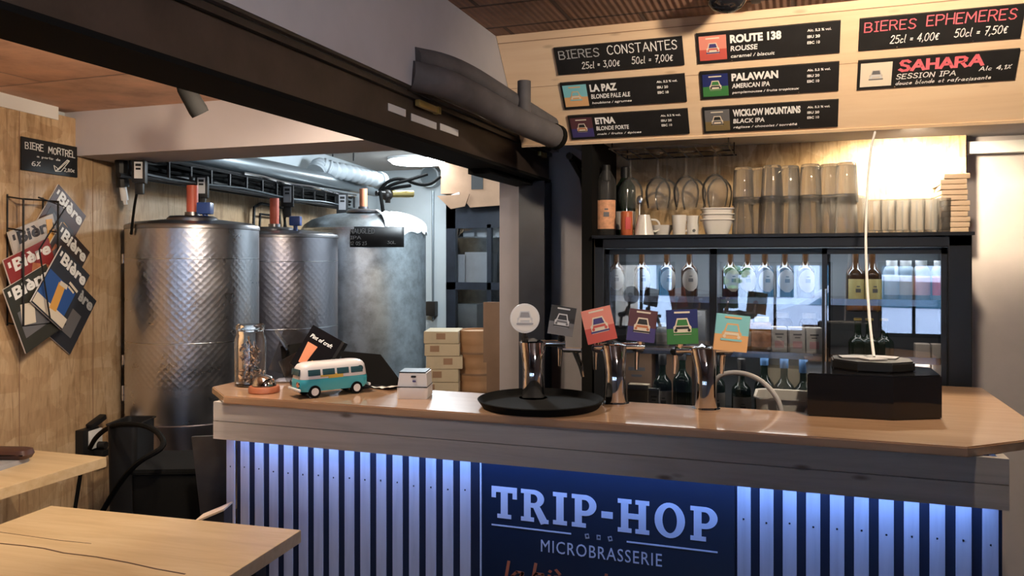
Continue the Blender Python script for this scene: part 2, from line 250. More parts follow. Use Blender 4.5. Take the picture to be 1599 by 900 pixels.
# ------------------------------------------------------------------ mesh helpers
class MB:
    def __init__(s): s.bm = bmesh.new(); s.uv = None; s.mi = 0
    def _f(s, fs):
        for f in fs: f.material_index = s.mi
    def box(s, c, d, rot=None, bevel=0.0, piv=None):
        m = Matrix.Translation(Vector(c)) @ (rot.to_matrix().to_4x4() if isinstance(rot, Euler) else (rot or Matrix.Identity(4))) @ Matrix.Diagonal((*d, 1))
        r = bmesh.ops.create_cube(s.bm, size=1, matrix=m); fs = set(f for v in r['verts'] for f in v.link_faces); s._f(fs)
        if bevel:
            es = list(set(e for v in r['verts'] for e in v.link_edges))
            q = bmesh.ops.bevel(s.bm, geom=es, offset=bevel, segments=2, affect='EDGES', profile=0.6); s._f(q['faces'])
        return s
    def span(s, a, b, bevel=0.0):
        a, b = Vector(a), Vector(b); d = b - a
        return s.box((a + b) / 2, (abs(d.x), abs(d.y), abs(d.z)), bevel=bevel)
    def cyl(s, p0, p1, r0, r1=None, n=20):
        r1 = r0 if r1 is None else r1; p0, p1 = Vector(p0), Vector(p1); d = p1 - p0
        m = Matrix.Translation((p0 + p1) / 2) @ d.to_track_quat('Z', 'Y').to_matrix().to_4x4()
        r = bmesh.ops.create_cone(s.bm, cap_ends=True, segments=n, radius1=r0, radius2=max(r1, 1e-5), depth=d.length, matrix=m)
        s._f(set(f for v in r['verts'] for f in v.link_faces)); return s
    def ball(s, c, r, sc=(1, 1, 1), n=16):
        m = Matrix.Translation(Vector(c)) @ Matrix.Diagonal((*sc, 1))
        q = bmesh.ops.create_uvsphere(s.bm, u_segments=n, v_segments=n // 2, radius=r, matrix=m); s._f(set(f for v in q['verts'] for f in v.link_faces)); return s
    def lathe(s, prof, c=(0, 0, 0), n=32, mat=None, close=False, uvs=False):
        """prof: (radius, height) from one end to the other; radius 0 closes the end"""
        m = Matrix.Translation(Vector(c)) @ (mat or Matrix.Identity(4)); rings = []
        for r, z in prof:
            if r < 1e-6: rings.append([s.bm.verts.new(m @ Vector((0, 0, z)))])
            else: rings.append([s.bm.verts.new(m @ Vector((r * math.cos(2 * math.pi * i / n), r * math.sin(2 * math.pi * i / n), z))) for i in range(n)])
        L = s.bm.loops.layers.uv.verify() if uvs else None
        z0, z1 = min(z for r, z in prof), max(z for r, z in prof); fs = []
        pairs = list(zip(rings[:-1], rings[1:]))
        if close: pairs.append((rings[-1], rings[0]))
        for k, (a, b) in enumerate(pairs):
            for i in range(n):
                j = (i + 1) % n
                if len(a) == 1 and len(b) == 1: continue
                vs = [a[0], b[j], b[i]] if len(a) == 1 else ([a[i], a[j], b[0]] if len(b) == 1 else [a[i], a[j], b[j], b[i]])
                try: f = s.bm.faces.new(vs)
                except ValueError: continue
                fs.append(f)
                if uvs:
                    per = 2 * math.pi * max(r for r, z in prof)
                    for lp in f.loops:
                        p = m.inverted() @ lp.vert.co; a_ = math.atan2(p.y, p.x)
                        if a_ < 0: a_ += 2 * math.pi
                        if j == 0 and a_ < 0.01: a_ = 2 * math.pi
                        lp[L].uv = (a_ / (2 * math.pi) * per / max(z1 - z0, 1e-6), (p.z - z0) / max(z1 - z0, 1e-6))
        s._f(fs); return s
    def tube(s, pts, r, n=8, cap=True, smooth_path=0):
        pts = [Vector(p) for p in pts]
        for _ in range(smooth_path):
            q = [pts[0]]
            for a, b in zip(pts[:-1], pts[1:]): q += [a * 0.75 + b * 0.25, a * 0.25 + b * 0.75]
            pts = q + [pts[-1]]
        rr = r if isinstance(r, (list, tuple)) else [r] * len(pts); rings = []; up = None
        for i, p in enumerate(pts):
            t = (pts[min(i + 1, len(pts) - 1)] - pts[max(i - 1, 0)]).normalized()
            if up is None: up = Vector((0, 0, 1)) if abs(t.z) < 0.9 else Vector((1, 0, 0))
            x = t.cross(up).normalized(); y = x.cross(t).normalized(); up = y
            k = rr[i] if i < len(rr) else rr[-1]
            rings.append([s.bm.verts.new(p + x * k * math.cos(2 * math.pi * a / n) + y * k * math.sin(2 * math.pi * a / n)) for a in range(n)])
        fs = []
        for a, b in zip(rings[:-1], rings[1:]):
            for i in range(n): fs.append(s.bm.faces.new([a[i], a[(i + 1) % n], b[(i + 1) % n], b[i]]))
        if cap: fs.append(s.bm.faces.new(rings[0][::-1])); fs.append(s.bm.faces.new(rings[-1]))
        s._f(fs); return s
    def prism(s, poly, y0, y1):
        """outline in x,z pushed from y0 (front) to y1"""
        a = [s.bm.verts.new((x, y0, z)) for x, z in poly]; b = [s.bm.verts.new((x, y1, z)) for x, z in poly]; n = len(poly)
        fs = [s.bm.faces.new(a), s.bm.faces.new(b[::-1])] + [s.bm.faces.new([a[i], b[i], b[(i + 1) % n], a[(i + 1) % n]]) for i in range(n)]
        s._f(fs); return s
    def slab(s, poly, z0, z1, bevel=0.0):
        """outline in x,y pushed from z0 to z1"""
        a = [s.bm.verts.new((x, y, z0)) for x, y in poly]; b = [s.bm.verts.new((x, y, z1)) for x, y in poly]; n = len(poly)
        fs = [s.bm.faces.new(a[::-1]), s.bm.faces.new(b)] + [s.bm.faces.new([a[i], a[(i + 1) % n], b[(i + 1) % n], b[i]]) for i in range(n)]
        s._f(fs)
        if bevel:
            q = bmesh.ops.bevel(s.bm, geom=list(fs[1].edges) + list(fs[0].edges), offset=bevel, segments=2, affect='EDGES'); s._f(q['faces'])
        return s
    def build(s, name, mats, parent=None, loc=None, smooth=True, fix=True):
        me = bpy.data.meshes.new(name); bm = s.bm
        if fix: bmesh.ops.recalc_face_normals(bm, faces=bm.faces)
        if smooth:
            for f in bm.faces: f.smooth = True
            for e in bm.edges:
                if len(e.link_faces) == 2 and e.calc_face_angle(0) > R(35): e.smooth = False
        bm.to_mesh(me); bm.free()
        for m in (mats if isinstance(mats, (list, tuple)) else [mats]): me.materials.append(M[m])
        o = bpy.data.objects.new(name, me); scn.collection.objects.link(o)
        if parent is not None: o.parent = parent
        if loc is not None: o.location = loc
        return o
def thing(name, label, cat, loc=(0, 0, 0), rotz=0.0, group=None, rot=None):
    o = bpy.data.objects.new(name, None); scn.collection.objects.link(o); o.empty_display_size = 0.05
    o.location = loc; o.rotation_euler = rot if rot is not None else (0, 0, rotz)
    o['label'] = label; o['category'] = cat
    if group: o['group'] = group
    return o
def tag(o, label, cat, group=None):
    o['label'] = label; o['category'] = cat
    if group: o['group'] = group
    return o
def struct(name, mb, mats, smooth=False):
    o = mb.build(name, mats, smooth=smooth); o['kind'] = 'structure'; return o
def dup(root, loc, rotz=None, label=None, group=None):
    r = root.copy(); scn.collection.objects.link(r); r.location = loc
    if rotz is not None: r.rotation_euler = (0, 0, rotz)
    if label: r['label'] = label
    if group: r['group'] = group
    for ch in [o for o in bpy.data.objects if o.parent == root]:
        c = ch.copy(); scn.collection.objects.link(c); c.parent = r
        for g in [o for o in bpy.data.objects if o.parent == ch]:
            d = g.copy(); scn.collection.objects.link(d); d.parent = c
    return r
# ---- lettering: printed (built-in font) and hand-drawn strokes, facing local -Y
_fc = {}
def text_geo(body, bold=0.0, shear=0.0, space=1.0):
    cu = bpy.data.curves.new('t', 'FONT'); cu.body = body; cu.size = 1; cu.extrude = 0.0; cu.offset = bold; cu.shear = shear; cu.space_character = space; cu.resolution_u = 3
    o = bpy.data.objects.new('t', cu); scn.collection.objects.link(o); bpy.context.view_layer.update()
    me = bpy.data.meshes.new_from_object(o.evaluated_get(bpy.context.evaluated_depsgraph_get()))
    vs = [(v.co.x, v.co.y) for v in me.vertices]; fs = [tuple(p.vertices) for p in me.polygons]
    bpy.data.objects.remove(o); bpy.data.curves.remove(cu); bpy.data.meshes.remove(me)
    return vs, fs
STROKES = {
 'A': [[(0, 0), (.35, 1), (.7, 0)], [(.12, .35), (.58, .35)]], 'B': [[(0, 0), (0, 1), (.4, 1), (.55, .85), (.5, .62), (.3, .53), (0, .53)], [(.3, .53), (.55, .42), (.6, .2), (.45, 0), (0, 0)]],
 'C': [[(.6, .85), (.42, 1), (.2, .97), (.05, .75), (0, .45), (.08, .15), (.25, 0), (.45, .02), (.6, .15)]], 'D': [[(0, 0), (0, 1), (.3, 1), (.52, .82), (.6, .5), (.52, .18), (.3, 0), (0, 0)]],
 'E': [[(.5, 1), (0, 1), (0, 0), (.5, 0)], [(0, .52), (.4, .52)]], 'F': [[(.5, 1), (0, 1), (0, 0)], [(0, .52), (.4, .52)]], 'G': [[(.6, .85), (.4, 1), (.15, .92), (0, .5), (.15, .06), (.4, 0), (.6, .15), (.6, .45), (.35, .45)]],
 'H': [[(0, 0), (0, 1)], [(.55, 0), (.55, 1)], [(0, .5), (.55, .5)]], 'I': [[(.15, 0), (.15, 1)], [(0, 1), (.3, 1)], [(0, 0), (.3, 0)]], 'L': [[(0, 1), (0, 0), (.5, 0)]], 'M': [[(0, 0), (.05, 1), (.38, .35), (.7, 1), (.76, 0)]],
 'N': [[(0, 0), (0, 1), (.55, 0), (.55, 1)]], 'O': [[(.32, 1), (.1, .88), (0, .5), (.1, .12), (.32, 0), (.55, .12), (.65, .5), (.55, .88), (.32, 1)]], 'P': [[(0, 0), (0, 1), (.4, 1), (.56, .86), (.55, .62), (.38, .48), (0, .48)]],
 'R': [[(0, 0), (0, 1), (.4, 1), (.55, .85), (.52, .62), (.35, .5), (0, .5)], [(.3, .5), (.58, 0)]], 'S': [[(.52, .85), (.38, 1), (.15, .98), (.04, .8), (.1, .6), (.42, .44), (.52, .22), (.4, .03), (.15, 0), (0, .15)]],
 'T': [[(.3, 0), (.3, 1)], [(0, 1), (.6, 1)]], 'U': [[(0, 1), (0, .2), (.15, 0), (.4, 0), (.55, .2), (.55, 1)]], 'V': [[(0, 1), (.3, 0), (.6, 1)]], 'Z': [[(0, 1), (.55, 1), (0, 0), (.58, 0)]],
 '0': [[(.28, 1), (.08, .85), (0, .5), (.08, .12), (.28, 0), (.46, .14), (.54, .5), (.46, .86), (.28, 1)]], '1': [[(.02, .75), (.2, 1), (.2, 0)]], '2': [[(.02, .8), (.2, 1), (.42, .95), (.48, .72), (.3, .4), (0, .02), (.52, 0)]], '3': [[(.02, .95), (.42, 1), (.2, .6), (.46, .45), (.46, .14), (.24, 0), (0, .1)]],
 '4': [[(.4, 0), (.4, 1), (0, .32), (.55, .32)]], '5': [[(.5, 1), (.08, 1), (.04, .58), (.32, .62), (.5, .4), (.46, .12), (.22, 0), (0, .1)]], '6': [[(.46, .92), (.2, .8), (.02, .35), (.1, .05), (.34, 0), (.5, .2), (.42, .45), (.2, .48), (.04, .3)]], '7': [[(0, 1), (.5, 1), (.2, 0)], [(.12, .5), (.42, .5)]], '8': [[(.25, .52), (.05, .75), (.2, 1), (.42, .9), (.42, .68), (.05, .3), (.1, .05), (.35, 0), (.5, .2), (.42, .42), (.25, .52)]],
 'a': [[(.4, .5), (.15, .52), (0, .25), (.12, .02), (.32, .1), (.42, .5), (.42, .05), (.5, 0)]], 'b': [[(0, 1), (0, 0), (.25, 0), (.42, .2), (.35, .48), (.1, .48), (0, .3)]], 'c': [[(.36, .45), (.15, .52), (0, .25), (.12, 0), (.38, .08)]], 'd': [[(.4, 1), (.4, 0)], [(.4, .4), (.15, .5), (0, .22), (.15, 0), (.4, .15)]],
 'e': [[(.02, .25), (.36, .3), (.3, .5), (.1, .48), (0, .2), (.14, 0), (.38, .1)]], 'l': [[(.05, 1), (.03, .1), (.14, 0)]], 'i': [[(.05, .5), (.05, 0)], [(.05, .7), (.06, .74)]], 'n': [[(0, .5), (0, 0)], [(0, .35), (.2, .5), (.34, .4), (.34, 0)]], 'o': [[(.2, .5), (.02, .3), (.1, .02), (.3, .05), (.36, .3), (.2, .5)]], 'r': [[(0, .5), (0, 0)], [(0, .3), (.14, .48), (.28, .46)]],
 's': [[(.3, .45), (.1, .5), (.05, .32), (.28, .2), (.24, .02), (0, .04)]], 't': [[(.12, .9), (.12, .1), (.26, 0)], [(0, .55), (.28, .55)]], 'u': [[(0, .5), (.02, .08), (.2, 0), (.34, .15)], [(.34, .5), (.36, 0)]], 'f': [[(.34, .95), (.16, .9), (.12, -.2)], [(0, .5), (.28, .5)]], 'p': [[(0, .5), (0, -.35)], [(0, .4), (.25, .5), (.38, .25), (.2, 0), (0, .1)]], 'g': [[(.36, .45), (.1, .5), (0, .2), (.2, .02), (.36, .3), (.34, -.3), (.05, -.3)]], 'm': [[(0, .5), (0, 0)], [(0, .38), (.16, .5), (.26, .38), (.26, 0)], [(.26, .38), (.42, .5), (.52, .38), (.52, 0)]],
 'è': [[(.02, .25), (.36, .3), (.3, .5), (.1, .48), (0, .2), (.14, 0), (.38, .1)], [(.1, .85), (.26, .66)]], '=': [[(0, .5), (.3, .5)], [(0, .3), (.3, .3)]], ',': [[(.06, .08), (0, -.15)]], '.': [[(.02, .0), (.05, .05)]], '€': [[(.42, .75), (.24, .8), (.1, .6), (.08, .3), (.2, .05), (.42, .08)], [(0, .52), (.3, .52)], [(0, .36), (.28, .36)]], '%': [[(0, 0), (.5, 1)], [(.08, .8), (.16, .9), (.2, .75), (.08, .8)], [(.34, .15), (.44, .25), (.46, .1), (.34, .15)]], '/': [[(0, 0), (.3, 1)]], "'": [[(.05, 1), (.03, .8)]]}
def stroke_geo(body, wdt=0.09, slant=0.0, wob=0.03, gap=0.2):
    rnd = random.Random(body); x0 = 0; vs, fs = [], []
    for ch in body:
        if ch == ' ': x0 += 0.5; continue
        g = STROKES.get(ch)
        if not g: continue
        wmax = max(p[0] for st in g for p in st); dz = rnd.uniform(-wob, wob); k = 1 + rnd.uniform(-wob, wob)
        for st in g:
            pts = [(x0 + x * k + slant * z + rnd.uniform(-wob, wob) * .4, z * k + dz) for x, z in st]
            for (ax, az), (bx, bz) in zip(pts[:-1], pts[1:]):
                L = math.hypot(bx - ax, bz - az) or 1e-4; ex, ez = (bx - ax) / L * wdt * .35, (bz - az) / L * wdt * .35
                px, pz = -(bz - az) / L * wdt / 2, (bx - ax) / L * wdt / 2; i = len(vs)
                vs += [(ax - ex + px, az - ez + pz), (ax - ex - px, az - ez - pz), (bx + ex - px, bz + ez - pz), (bx + ex + px, bz + ez + pz)]; fs.append((i, i + 1, i + 2, i + 3))
        x0 += wmax + gap
    return vs, fs
def put_text(parent, geo, x, z, w, h, mat, y=-0.004, tilt=0.0, name='lettering', keep=False, thick=0.0008):
    vs, fs = geo
    if not vs: return None
    x0, x1 = min(v[0] for v in vs), max(v[0] for v in vs); z0, z1 = min(v[1] for v in vs), max(v[1] for v in vs)
    sx = w / (x1 - x0); sz = (h / (z1 - z0)) if h else sx
    mb = MB(); bvs = [mb.bm.verts.new(((a - x0) * sx + x, y, (b - z0) * sz + z + tilt * (a - x0) * sx)) for a, b in vs]
    for f in fs:
        try: mb.bm.faces.new([bvs[i] for i in f])
        except ValueError: pass
    g = bmesh.ops.extrude_face_region(mb.bm, geom=list(mb.bm.faces))
    for v in [e for e in g['geom'] if isinstance(e, bmesh.types.BMVert)]: v.co.y -= thick
    return mb.build(name, mat, parent, smooth=False)
def van(mb, cx, cz, s, y, i_body, i_win, i_trim):
    """front of an old camper van as thin relief: body, windscreen, bumper"""
    def P(pts, i, dy): mb.mi = i; mb.prism([(cx + a * s, cz + b * s) for a, b in pts], y - dy, y)
    P([(-.5, -.45), (.5, -.45), (.52, .0), (.42, .1), (.3, .5), (-.3, .5), (-.42, .1), (-.52, .0)], i_body, .0006)
    P([(-.34, .08), (.34, .08), (.25, .42), (-.25, .42)], i_win, .0010)
    P([(-.4, -.12), (.4, -.12), (.36, .02), (-.36, .02)], i_trim, .0010)
    P([(-.56, -.42), (.56, -.42), (.56, -.32), (-.56, -.32)], i_win, .0010)
    for sx in (-1, 1): P([(sx * .38 + .09 * math.cos(t * .785), -.2 + .09 * math.sin(t * .785)) for t in range(8)], i_trim, .0012)
    mb.mi = 0
def picture(parent, cx, cz, w, h, y, top, bottom, body, win, trim, horizon=0.45, name='picture', title=True):
    mb = MB(); mb.mi = 0; zt = cz + h / 2; zb = cz - h / 2; zm = zb + h * horizon
    mb.box((cx, y - 0.001, (zt + zm) / 2), (w, 0.002, zt - zm)); mb.mi = 1; mb.box((cx, y - 0.001, (zm + zb) / 2), (w, 0.002, zm - zb))
    van(mb, cx, cz - h * .02, min(w, h) * .46, y - 0.002, 2, 3, 4)
    if title: mb.mi = 2; mb.box((cx, y - 0.0022, zt - h * .1), (w * .5, .0012, h * .05))
    mb.mi = 0
    return mb.build(name, [top, bottom, body, win, trim], parent, smooth=False)
# ------------------------------------------------------------------ lights of the place
XB = -1.07                                              # wall over the steel beam
WINX = [(-2.10, -1.30), (-0.80, 0.40), (0.85, 1.55)]; WZ0, WZ1 = 0.70, 1.50
for a_, b_ in WINX:                                      # daylight comes in through the front windows
    light('AREA', ((a_ + b_) / 2, -3.12, (WZ0 + WZ1) / 2), 1, (1, 1, 1), ((a_ + b_) / 2, 0, (WZ0 + WZ1) / 2), shape='RECTANGLE', size=b_ - a_, size_y=WZ1 - WZ0).data.cycles.is_portal = True
light('POINT', (-1.42, 1.97, 2.06), 24, (1.0, 0.82, 0.62), shadow_soft_size=0.03)                                     # lamp glow under the tiles behind the beam
light('SPOT', (-1.30, 1.60, 2.10), 60, (1.0, 0.80, 0.58), (-2.75, 2.0, 1.35), spot_size=R(105), spot_blend=0.7, shadow_soft_size=0.03)   # ceiling spot on the left wall
light('SPOT', (-1.60, 1.96, 2.15), 34, (1.0, 0.82, 0.64), (-1.52, 2.55, 0.9), spot_size=R(135), spot_blend=0.6, shadow_soft_size=0.04)
light('SPOT', (0.30, 1.96, 2.30), 85, (1.0, 0.80, 0.58), (0.25, 3.0, 1.75), spot_size=R(150), spot_blend=0.7, shadow_soft_size=0.04)  # ceiling lamp on the menu
light('SPOT', (0.43, 3.36, 2.010), 75, (1.0, 0.80, 0.54), (0.47, 3.62, 1.3), spot_size=R(168), spot_blend=0.5, shadow_soft_size=0.035)                                    # alcove lamp
light('POINT', W(690, 242, 5.2), 75, (0.80, 0.92, 1.0), shadow_soft_size=0.12)                                     # rear room lamp
light('AREA', (-0.64, 2.122, 0.985), 3.6, (0.16, 0.34, 1.0), (-0.64, 2.19, 0.70), shape='RECTANGLE', size=2.15, size_y=0.012)             # blue strip under the bar
light('AREA', (-0.1, 3.42, 1.555), 1.2, (0.95, 0.95, 1.0), (-0.1, 3.42, 0.0), shape='RECTANGLE', size=1.1, size_y=0.1)
for z_, e_ in ((1.355, 1.0), (1.145, 1.6)): light('AREA', (-0.1, 3.30, z_), e_, (1.0, 0.93, 0.85), (-0.1, 3.36, 0.0), shape='RECTANGLE', size=1.15, size_y=0.03)  # unseen lights added under the shelves to brighten the lower fridge interior
light('SPOT', (0.95, 0.1, 2.32), 105, (1.0, 0.90, 0.88), (-1.07, 1.5, 2.3), spot_size=R(80), spot_blend=0.9, shadow_soft_size=0.08)           # unseen fill light added to brighten the upper wall              

# ------------------------------------------------------------------ the setting
struct('floor', MB().span((-4.6, -3.1, -0.05), (2.3, 6.8, 0.0)), 'floor_concrete')
struct('ceiling', MB().span((XB, -3.1, 2.38), (2.3, 3.8, 2.44)), 'terracotta_ribbed')
struct('ceiling_left', MB().span((-4.6, -3.1, 2.18), (XB - 0.08, 2.69, 2.24)), 'terracotta')
struct('ceiling_rear', MB().span((-4.6, 2.69, 2.35), (XB - 0.09, 6.8, 2.40)), 'ceiling_paint')
struct('trim_1', MB().span((-3.4, 2.69, 1.985), (-1.235, 3.0, 2.35)), 'soffit_paint')
struct('wall_upper', MB().span((XB - 0.10, -3.1, 2.045), (XB, 3.8, 2.44)), 'plaster_grey')
# left wall: osb below, painted strip above, at its own angle
def wall_strip(mb, d0, d1, z0, z1, off0, off1):
    a, b = LP + LD * d0, LP + LD * d1
    pts = [a + LN * off1, b + LN * off1, b + LN * off0, a + LN * off0]
    mb.slab([(p.x, p.y) for p in pts], z0, z1); return mb
def dist_along(u): return (onL(u, 405) - LP).dot(LD)
zt = onL(60, 167).z
wl = MB(); wall_strip(wl, -3.0, dist_along(184), 0.0, 2.15, -0.06, 0.0); wall_strip(wl, dist_along(184), 8.3, 0, 1.97, -0.06, 0.0)
struct('wall_left', wl, 'osb')
wall_strip_up = MB(); wall_strip(wall_strip_up, -3.0, 8.3, 0.0, 2.4, -0.10, -0.062); wall_strip(wall_strip_up, dist_along(184), 8.3, 1.97, 2.36, -0.06, -0.002)
struct('wall_left_upper', wall_strip_up, 'plaster_blue')
jm = MB()
for u in (30, 145): wall_strip(jm, dist_along(u), dist_along(u) + 0.004, 0.0, 2.14, 0.0, 0.0012)
struct('wall_left_joints', jm, ['cardboard'])  # thin upright strips for the joints between the wall boards
struct('trim_5', wall_strip(MB(), -2.5, dist_along(90), 2.125, 2.18, 0.0, 0.006), ['paper'])
wb = MB(); wb.span((-1.375, 3.72, 0), (2.3, 3.82, 2.44))
struct('wall_back', wb, 'plaster')
struct('wall_rear', MB().span((-4.6, 6.62, 0), (-0.9, 6.72, 2.4)), 'plaster_blue')
struct('wall_rear_right', MB().span((-1.2, 3.82, 0), (-1.1, 6.62, 2.4)), 'plaster_blue')
struct('wall_right', MB().span((2.2, -3.1, 0), (2.3, 3.72, 2.44)), 'plaster_grey')
# street front behind the viewer, with its windows
wf = MB(); yf = -3.0
xs = WINX
wf.span((-4.6, yf - .1, 0), (2.3, yf, WZ0)); wf.span((-4.6, yf - .1, WZ1), (2.3, yf, 2.44))
for a, b in ((-4.6, xs[0][0]), (xs[0][1], xs[1][0]), (xs[1][1], xs[2][0]), (xs[2][1], 2.3)): wf.span((a, yf - .1, WZ0), (b, yf, WZ1))
struct('wall_front', wf, 'plaster_grey')
for i, (a, b) in enumerate(xs):
    w = MB(); w.mi = 0
    for q in ((a, a + .04), (b - .04, b), ((a + b) / 2 - .015, (a + b) / 2 + .015)): w.span((q[0], yf - .07, WZ0), (q[1], yf - .02, WZ1))
    w.span((a, yf - .07, WZ0), (b, yf - .02, WZ0 + .04)); w.span((a, yf - .07, WZ1 - .04), (b, yf - .02, WZ1)); w.mi = 1; w.span((a + .02, yf - .05, WZ0 + .02), (b - .02, yf - .045, WZ1 - .02))
    struct('window_%d' % (i + 1), w, ['steel_dark', 'window_glass'])
# grey ceiling over the glass shelf and the white casing at its right
struct('trim_2', MB().span((-0.93, 3.16, 2.03), (2.2, 3.72, 2.10)), 'plaster_grey')
a, b = onY(1510, 222, 3.68), onY(1510, 241, 3.68)
struct('trim_3', MB().span((a.x, 3.67, b.z), (1.6, 3.72, a.z), bevel=0.003), 'white_plastic')
a, b = onY(1120, 360, 3.70), onY(1509, 206, 3.70)
struct('trim_4', MB().span((-0.90, 3.645, 1.63), (b.x - .01, 3.72, 2.03)), 'osb_pale')

t = thing('shelf_lamp', 'small flat black lamp under the grey lintel shining on the glasses', 'lamp', (0.43, 3.27, 2.03))
m = MB(); m.cyl((0, 0, 0), (0, 0, -.010), .035, n=24); m.build('housing', 'black', t); m = MB(); m.cyl((0, 0, -.010), (0, 0, -.012), .028, n=24); m.build('diffuser', 'lamp_warm', t)
# ------------------------------------------------------------------ steel beam, post, pipes
bm_ = thing('steel_beam', 'long dark steel beam crossing overhead from upper left to the post', 'beam')
m = MB(); m.span((-1.235, -3.0, 1.905), (-1.10, 3.66, 2.04), bevel=0.004); m.build('web', 'steel_brown', bm_, smooth=False)
m = MB(); m.span((-1.245, -3.0, 1.897), (-1.094, 3.67, 1.909)); m.build('lower_flange', 'black_matte', bm_, smooth=False)
m = MB(); m.span((-1.125, -3.0, 2.018), (-1.085, 3.66, 2.034)); m.tube([(-1.082, -3, 2.046), (-1.082, 3.60, 2.046)], 0.011); m.build('rail', 'steel_dark', bm_)
for u0_, u1_, v in ((607, 634, 172), (643, 682, 190), (688, 716, 203)):
    p, p2_ = onX(u0_, v, -1.098), onX(u1_, v, -1.098); zc_ = onX((u0_ + u1_) / 2, v, -1.098).z
    m = MB(); m.box((-1.0985, (p.y + p2_.y) / 2, zc_), (0.002, p2_.y - p.y, 0.022)); m.build('white_sticker', 'paper', bm_, smooth=False)
for (u, v, L_) in ((668, 166, 0.13), (847, 241, 0.07)):
    p = onX(u, v, -1.075); m = MB(); m.box((-1.078, p.y, p.z), (0.016, L_, 0.020), bevel=0.003); m.box((-1.078, p.y + L_ * .6, p.z), (0.020, 0.02, 0.022)); m.build('brass_clip', 'brass', bm_)
m = MB(); a = onX(712, 262, -1.24); m.span((-1.245, 3.0, 1.875), (-1.15, 3.6, 1.90)); m.build('packing_plate', 'black_matte', bm_, smooth=False)
ps = thing('steel_post', 'dark blue-black steel post standing behind the beer taps', 'post', (-1.155, 3.615, 0))
m = MB(); m.box((0, -0.055, 0.948), (0.125, 0.010, 1.896)); m.box((0, 0.055, 0.948), (0.125, 0.010, 1.896)); m.box((0, 0, 0.948), (0.010, 0.10, 1.896)); m.build('column', 'post_blue', ps, smooth=False)
m = MB(); m.box((0, 0, 0.006), (0.17, 0.16, 0.012)); m.build('base_plate', 'steel_dark', ps, smooth=False)
# insulated pipes over the beam
pp = thing('insulated_pipe', 'pair of thick grey insulated pipes coming out of the wall over the beam', 'pipe')
xw = -1.0
def xp(u, v, x=-0.985): return onX(u, v, x)
pts = [xp(642, 118, -1.08), xp(690, 128, -1.01), xp(742, 152, -0.98), xp(800, 185, -.93), xp(868, 214, -.86)]
m = MB(); m.tube(pts, 0.045, n=16, smooth_path=2); m.build('lower_pipe', 'insulation', pp)
pts = [xp(645, 92, -1.08), xp(690, 100, -1.04), xp(730, 116, -1.02), xp(770, 140, -.99), xp(820, 172, -.93), xp(860, 196, -.89)]
m = MB(); m.tube(pts, 0.036, n=16, smooth_path=2); m.build('upper_pipe', 'insulation', pp)
p = xp(819, 188, -0.91); m = MB(); m.cyl(p, p + Vector((0, 0, 0.14)), 0.024, n=16); m.build('stub', 'insulation', pp)
p = xp(868, 214, -.86); m = MB(); q = (p - xp(800, 185, -.93)).normalized(); m.cyl(p - q * .02, p + q * .008, 0.049, n=20); m.build('end_cap', 'rubber', pp)

# spot lamps
def spotlight(name, label, base, head, aim, r, L_, group=None):
    t = thing(name, label, 'lamp', base)
    h = Vector(head) - Vector(base); a = (Vector(aim) - Vector(head)).normalized()
    m = MB(); m.cyl((0, 0, 0), (0, 0, -0.012), 0.032); m.tube([(0, 0, -0.012), h * 0.5 + Vector((0, 0, -0.01)), h], 0.009); m.build('bracket', 'black', t)
    m = MB(); q = a.to_track_quat('Z', 'Y').to_matrix().to_4x4()
    m.lathe([(0, -L_ * .55), (r * .6, -L_ * .52), (r * .9, -L_ * .3), (r, L_ * .3), (r * .94, L_ * .42), (r * .84, L_ * .42), (r * .8, L_ * .25), (0, L_ * .22)], h, 24, q); m.build('shade', 'black_matte', t)
    m = MB(); m.lathe([(0, 0.004), (r * .72, 0.0)], h + a * L_ * .27, 20, q); m.build('bulb', 'lamp_warm', t)
    return t
hd = W(300, 155, 2.55)
spotlight('spotlight', 'black cylindrical spotlight hanging at the edge of the beam over the soffit', (hd.x + 0.02, hd.y + .02, 2.18), hd, hd + Vector((0.25, 0.42, -0.8)), 0.030, 0.125)
hd = onY(1135, 6, 2.62); hd.z = 2.31
t = thing('ceiling_spotlight', 'black round lamp on the brick ceiling above the menu panel', 'lamp', (hd.x, 2.62, 2.38))
m = MB(); m.cyl((0, 0, 0), (0, 0, -0.01), 0.04); m.box((0.085, 0.10, -0.006), (0.03, 0.05, 0.012), bevel=.003); m.build('mount', 'steel_brown', t)
m = MB(); m.ball((0, 0, 0), 0.054, (1.2, 1, 0.95)); o = m.build('shade', 'black_gloss', t); o.location = (0, 0.02, -0.012)
# ------------------------------------------------------------------ bar front
YS = 2.19
bar = thing('bar_counter', 'bar front of pale vertical slats on dark blue with a whitewashed apron', 'bar counter', (-0.65, YS, 0)); ox, oy = -0.65, YS
def rel(p): return (p[0] - ox, p[1] - oy, p[2])
m = MB(); m.span((-1.735 - ox, 0.004, 0.02), (0.47 - ox, 0.035, 1.07)); m.span((-1.735 - ox, 0.035, 0.02), (-1.70 - ox, 0.22, 1.07)); m.span((0.445 - ox, 0.035, 0.02), (0.47 - ox, 0.85, 1.07)); m.build('backing_panel', 'navy', bar, smooth=False)
m = MB(); m.span((-1.745 - ox, 2.09 - oy, 0.958), (0.462 - ox, 2.108 - oy, 1.0145)); m.span((-1.745 - ox, 2.0905 - oy, 1.0165), (0.462 - ox, 2.108 - oy, 1.0755)); m.span((-1.745 - ox, 2.108 - oy, 0.958), (-1.725 - ox, 2.32 - oy, 1.0755)); m.span((0.442 - ox, 2.108 - oy, 0.958), (0.462 - ox, 2.7 - oy, 1.0755))
m.build('apron', 'pine_white', bar, smooth=False)
